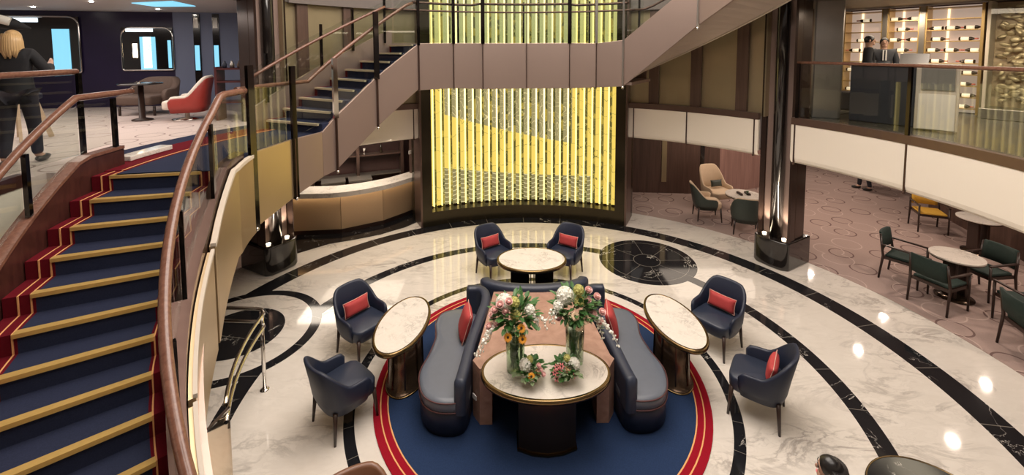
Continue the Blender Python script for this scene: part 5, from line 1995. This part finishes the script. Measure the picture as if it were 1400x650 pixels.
# lit niche column right of the menu stand, seen through the glass
# low dark bench below the wine cabinet
o = MB().box((7.35, 4.1, z2 + .20), (1.3, .42, .40), RzW).build('bench', M['navy_dark'], bevel=.03)
tag(o, 'low dark upholstered bench below the wine cabinet', 'bench')

# ================================================================== UPPER LEFT: lounge
def on_left_wall(u):
    a, c = Vector((-16.5, 3.98, 0)), Vector((-8.62, 5.42, 0))
    return a + (c - a) * u


lw_d = (Vector((-8.62, 5.42, 0)) - Vector((-16.5, 3.98, 0))).normalized()
lw_n = Vector((lw_d.y, -lw_d.x, 0))
RzL = math.atan2(lw_d.y, lw_d.x)


def rounded_frame(parent, c, w, h, r, t, mat, name='frame'):
    pts = []
    for cx, cz, a0 in ((w / 2 - r, h / 2 - r, 0), (-w / 2 + r, h / 2 - r, 90), (-w / 2 + r * .2, -h / 2 + r * .2, 180), (w / 2 - r * .2, -h / 2 + r * .2, 270)):
        rr = r if a0 < 180 else r * .2
        for k in range(6):
            a = rad(a0 + 18 * k)
            q = Vector(c) + lw_d * (cx + rr * math.cos(a)) + Vector((0, 0, cz + rr * math.sin(a)))
            pts.append(q)
    MB().tube(pts, t, 8, closed=True).build(name, M[mat], parent)


def niche(label, cx, w, z0, z1, panes):
    c = Vector((-8.62, 5.42, 0)) - lw_d * cx + lw_n * .04
    nz = thing('lit_niche', label, 'niche', (c.x, c.y, z0))
    q = (c.x, c.y, (z0 + z1) / 2)
    MB().box((c.x, c.y, (z0 + z1) / 2), (w, .02, z1 - z0), RzL).build('dark_back', M['black_gloss'], nz)
    rounded_frame(nz, q, w, z1 - z0, .22, .022, 'chrome')
    for (u0, u1, v0, v1, m_) in panes:
        p = c + lw_d * w * ((u0 + u1) / 2 - .5) + lw_n * .02
        MB().box((p.x, p.y, z0 + (z1 - z0) * (v0 + v1) / 2), (w * (u1 - u0), .012, (z1 - z0) * (v1 - v0)), RzL).build('lit_pane', M[m_], nz)
    return nz


niche('rounded chrome framed niche with a lit cyan window, right one on the dark wall', .56, 1.10, 3.84, 4.88,
      [(.36, .66, .02, .78, 'daylight'), (.42, .58, .05, .78, 'daylight_white'), (.10, .62, .90, .97, 'daylight_white'), (.90, .96, .05, .7, 'daylight'), (.22, .30, .30, .62, 'glow_soft')])
niche('large rounded niche with bright top light, left one on the dark wall', 2.92, 1.9, 3.80, 5.12,
      [(.72, .90, .03, .78, 'daylight'), (.02, .58, .90, .97, 'daylight_white')])
# vertical lit slots in the blue grey wall
gw_a, gw_b = Vector((-8.62, 5.40, 0)), Vector((-5.6, 5.95, 0))
gd = (gw_b - gw_a).normalized()
for i, u in enumerate((.17, .31)):
    p = gw_a + (gw_b - gw_a) * u + Vector((gd.y, -gd.x, 0)) * .012
    s = thing('wall_slot', ('narrow glass slot with cyan light in the blue grey wall, left one', 'narrow glass slot with cyan light in the blue grey wall, right one')[i], 'window', (p.x, p.y, z2))
    MB().box((p.x, p.y, z2 + 1.14), (.15, .02, 2.26), math.atan2(gd.y, gd.x)).build('dark_slot', M['black_gloss'], s)
    MB().box((p.x, p.y - .015, z2 + 1.18), (.10, .012, .62), math.atan2(gd.y, gd.x)).build('lit_pane', M['daylight'], s)
    MB().box((p.x, p.y - .015, z2 + 2.05), (.10, .012, .25), math.atan2(gd.y, gd.x)).build('pale_cap', M['steel'], s)
for i, (x, y) in enumerate(((-8.34, 3.0), (-8.34, 4.6), (-10.5, 4.0))):
    tag(MB().disc((x, y), .032, .032, 5.245, 5.262, 16).build('downlight', M['downlight']), ('ceiling downlight over the upper lounge, left one', 'ceiling downlight over the upper lounge, right one', 'ceiling downlight over the upper lounge, by the dark wall')[i], 'downlight')
tag(MB().prism([(-7.8, 3.26), (-6.77, 2.95), (-7.0, 3.9), (-7.88, 3.95)], 5.245, 5.262).build('ceiling_panel', M['daylight']), 'cyan lit panel in the upper lounge ceiling', 'ceiling panel')

# brown sofa, black table, red armchair
bsf = thing('armchair', 'rounded brown armchair on the pale carpet, left of the red one', 'chair', (-8.15, 3.95, z2))
vs, fs = tub_shell(w=.48, d=.42, back=.78, arm=.55, low=.18, thick=.12, amax=110)
MB().add([v + bsf.location for v in vs], fs, smooth=True).build('shell', M['brown_cloth'], bsf)
MB().box((-8.15, 3.90, z2 + .32), (.74, .70, .20)).build('seat', M['brown_cloth'], bsf, bevel=.05)
for sx in (-1, 1):
    for sy in (-1, 1):
        MB().tube([(-8.15 + sx * .36, 3.95 + sy * .3, z2), (-8.15 + sx * .36, 3.95 + sy * .3, z2 + .2)], .025, 8).build('leg', M['dark_wood'], bsf)
bt = thing('cafe_table', 'round black topped pedestal table beside the red armchair', 'table', (-7.55, 3.05, z2))
MB().lathe([(.34, .70), (.36, .715), (.34, .735), (.0001, .735)], (0, 0, 0), 36).build('tabletop', M['black_gloss'], bt, local=True)
MB().lathe([(.17, 0), (.17, .02), (.055, .05), (.045, .70)], (0, 0, 0), 20).build('pedestal', M['dark_wood'], bt, local=True)
ra = thing('armchair', 'red armchair with cream trimmed sweeping arm, upper left lounge', 'chair', (-6.75, 3.15, z2), facing(-.95, -.35))
vs, fs = tub_shell(w=.36, d=.36, back=.82, arm=.46, low=.16, thick=.09, amax=120)
MB().add(vs, fs, smooth=True).build('shell', M['red_leather'], ra, local=True)
# cream trim along the top edge of the shell
top = [vs[i * 9 + 4] * .5 + vs[i * 9 + 5] * .5 for i in range(36)]
MB().tube([t_ + Vector((0, 0, .01)) for t_ in top], .035, 8).build('trim', M['cream'], ra, local=True)
MB().box((0, -.04, .31), (.54, .60, .18)).build('seat', M['cream'], ra, local=True, bevel=.05)
MB().lathe([(.25, 0), (.25, .02), (.04, .04), (.04, .2)], (0, 0, 0), 24).build('swivel_foot', M['chrome'], ra, local=True)
cr = thing('display_stand', 'dark red display stand with small items beside the stairs', 'stand', (-5.75, 3.15, z2))
for z in (.35, .75, 1.0):
    MB().box((-5.75, 3.15, z2 + z), (.62, .34, .03), .15).build('shelf', M['maroon'], cr)
for sx in (-1, 1):
    MB().box((-5.75 + sx * .30, 3.15 + sx * .045, z2 + .52), (.04, .34, 1.04), .15).build('side', M['maroon'], cr)
for k in range(4):
    x = -5.95 + .13 * k
    o = MB().lathe([(.035, 0), (.045, .06), (.02, .11), (.018, .14)], (x, 3.12 + .02 * k, z2 + 1.016), 12).build('small_jar', (M['navy'], M['steel'], M['brown_cloth'], M['navy_dark'])[k])
    tag(o, ('small navy jar on the red display stand', 'small steel jar on the red display stand', 'small brown jar on the red display stand', 'small black jar on the red display stand')[k], 'jar')
# light wooden high stool beside the woman
hsx = thing('bar_stool', 'stool with slanted pale wooden legs and dark seat beside the woman', 'stool', (-7.9, 1.2, z2))
for sx, sy in ((-1, -1), (1, -1), (-1, 1), (1, 1)):
    MB().bar((-7.9 + sx * .26, 1.2 + sy * .22, z2), (-7.9 + sx * .14, 1.2 + sy * .12, z2 + .62), .035, .06).build('leg', M['cream_cloth'], hsx)
MB().box((-7.9, 1.2, z2 + .66), (.42, .38, .10)).build('seat', M['navy_dark'], hsx, bevel=.03)
bag = thing('handbag', 'brown bag on the carpet at the woman feet', 'bag', (-7.75, .70, z2))
MB().ball((-7.75, .70, z2 + .14), (.20, .10, .14), 16, 10).build('body', M['brown_leather'], bag)
MB().tube([(-7.90, .70, z2 + .2), (-7.85, .70, z2 + .36), (-7.65, .70, z2 + .36), (-7.60, .70, z2 + .2)], .010, 8).build('strap', M['brown_leather'], bag)
pf = thing('parasol', 'folded black and white striped parasol held up at the far left', 'umbrella', (-6.5, -.35, 4.5))
pc0, pc1 = Vector((-6.75, -.55, 4.80)), Vector((-6.20, -.12, 4.58))
MB().tube([pc0, pc0.lerp(pc1, .4), pc0.lerp(pc1, .8), pc1], [.03, .10, .07, .01], 12).build('canopy', M['coat'], pf)
MB().tube([pc0 + Vector((.05, -.09, .03)), pc0.lerp(pc1, .8) + Vector((.05, -.08, .03))], .05, 8).build('white_stripe', M['white'], pf)
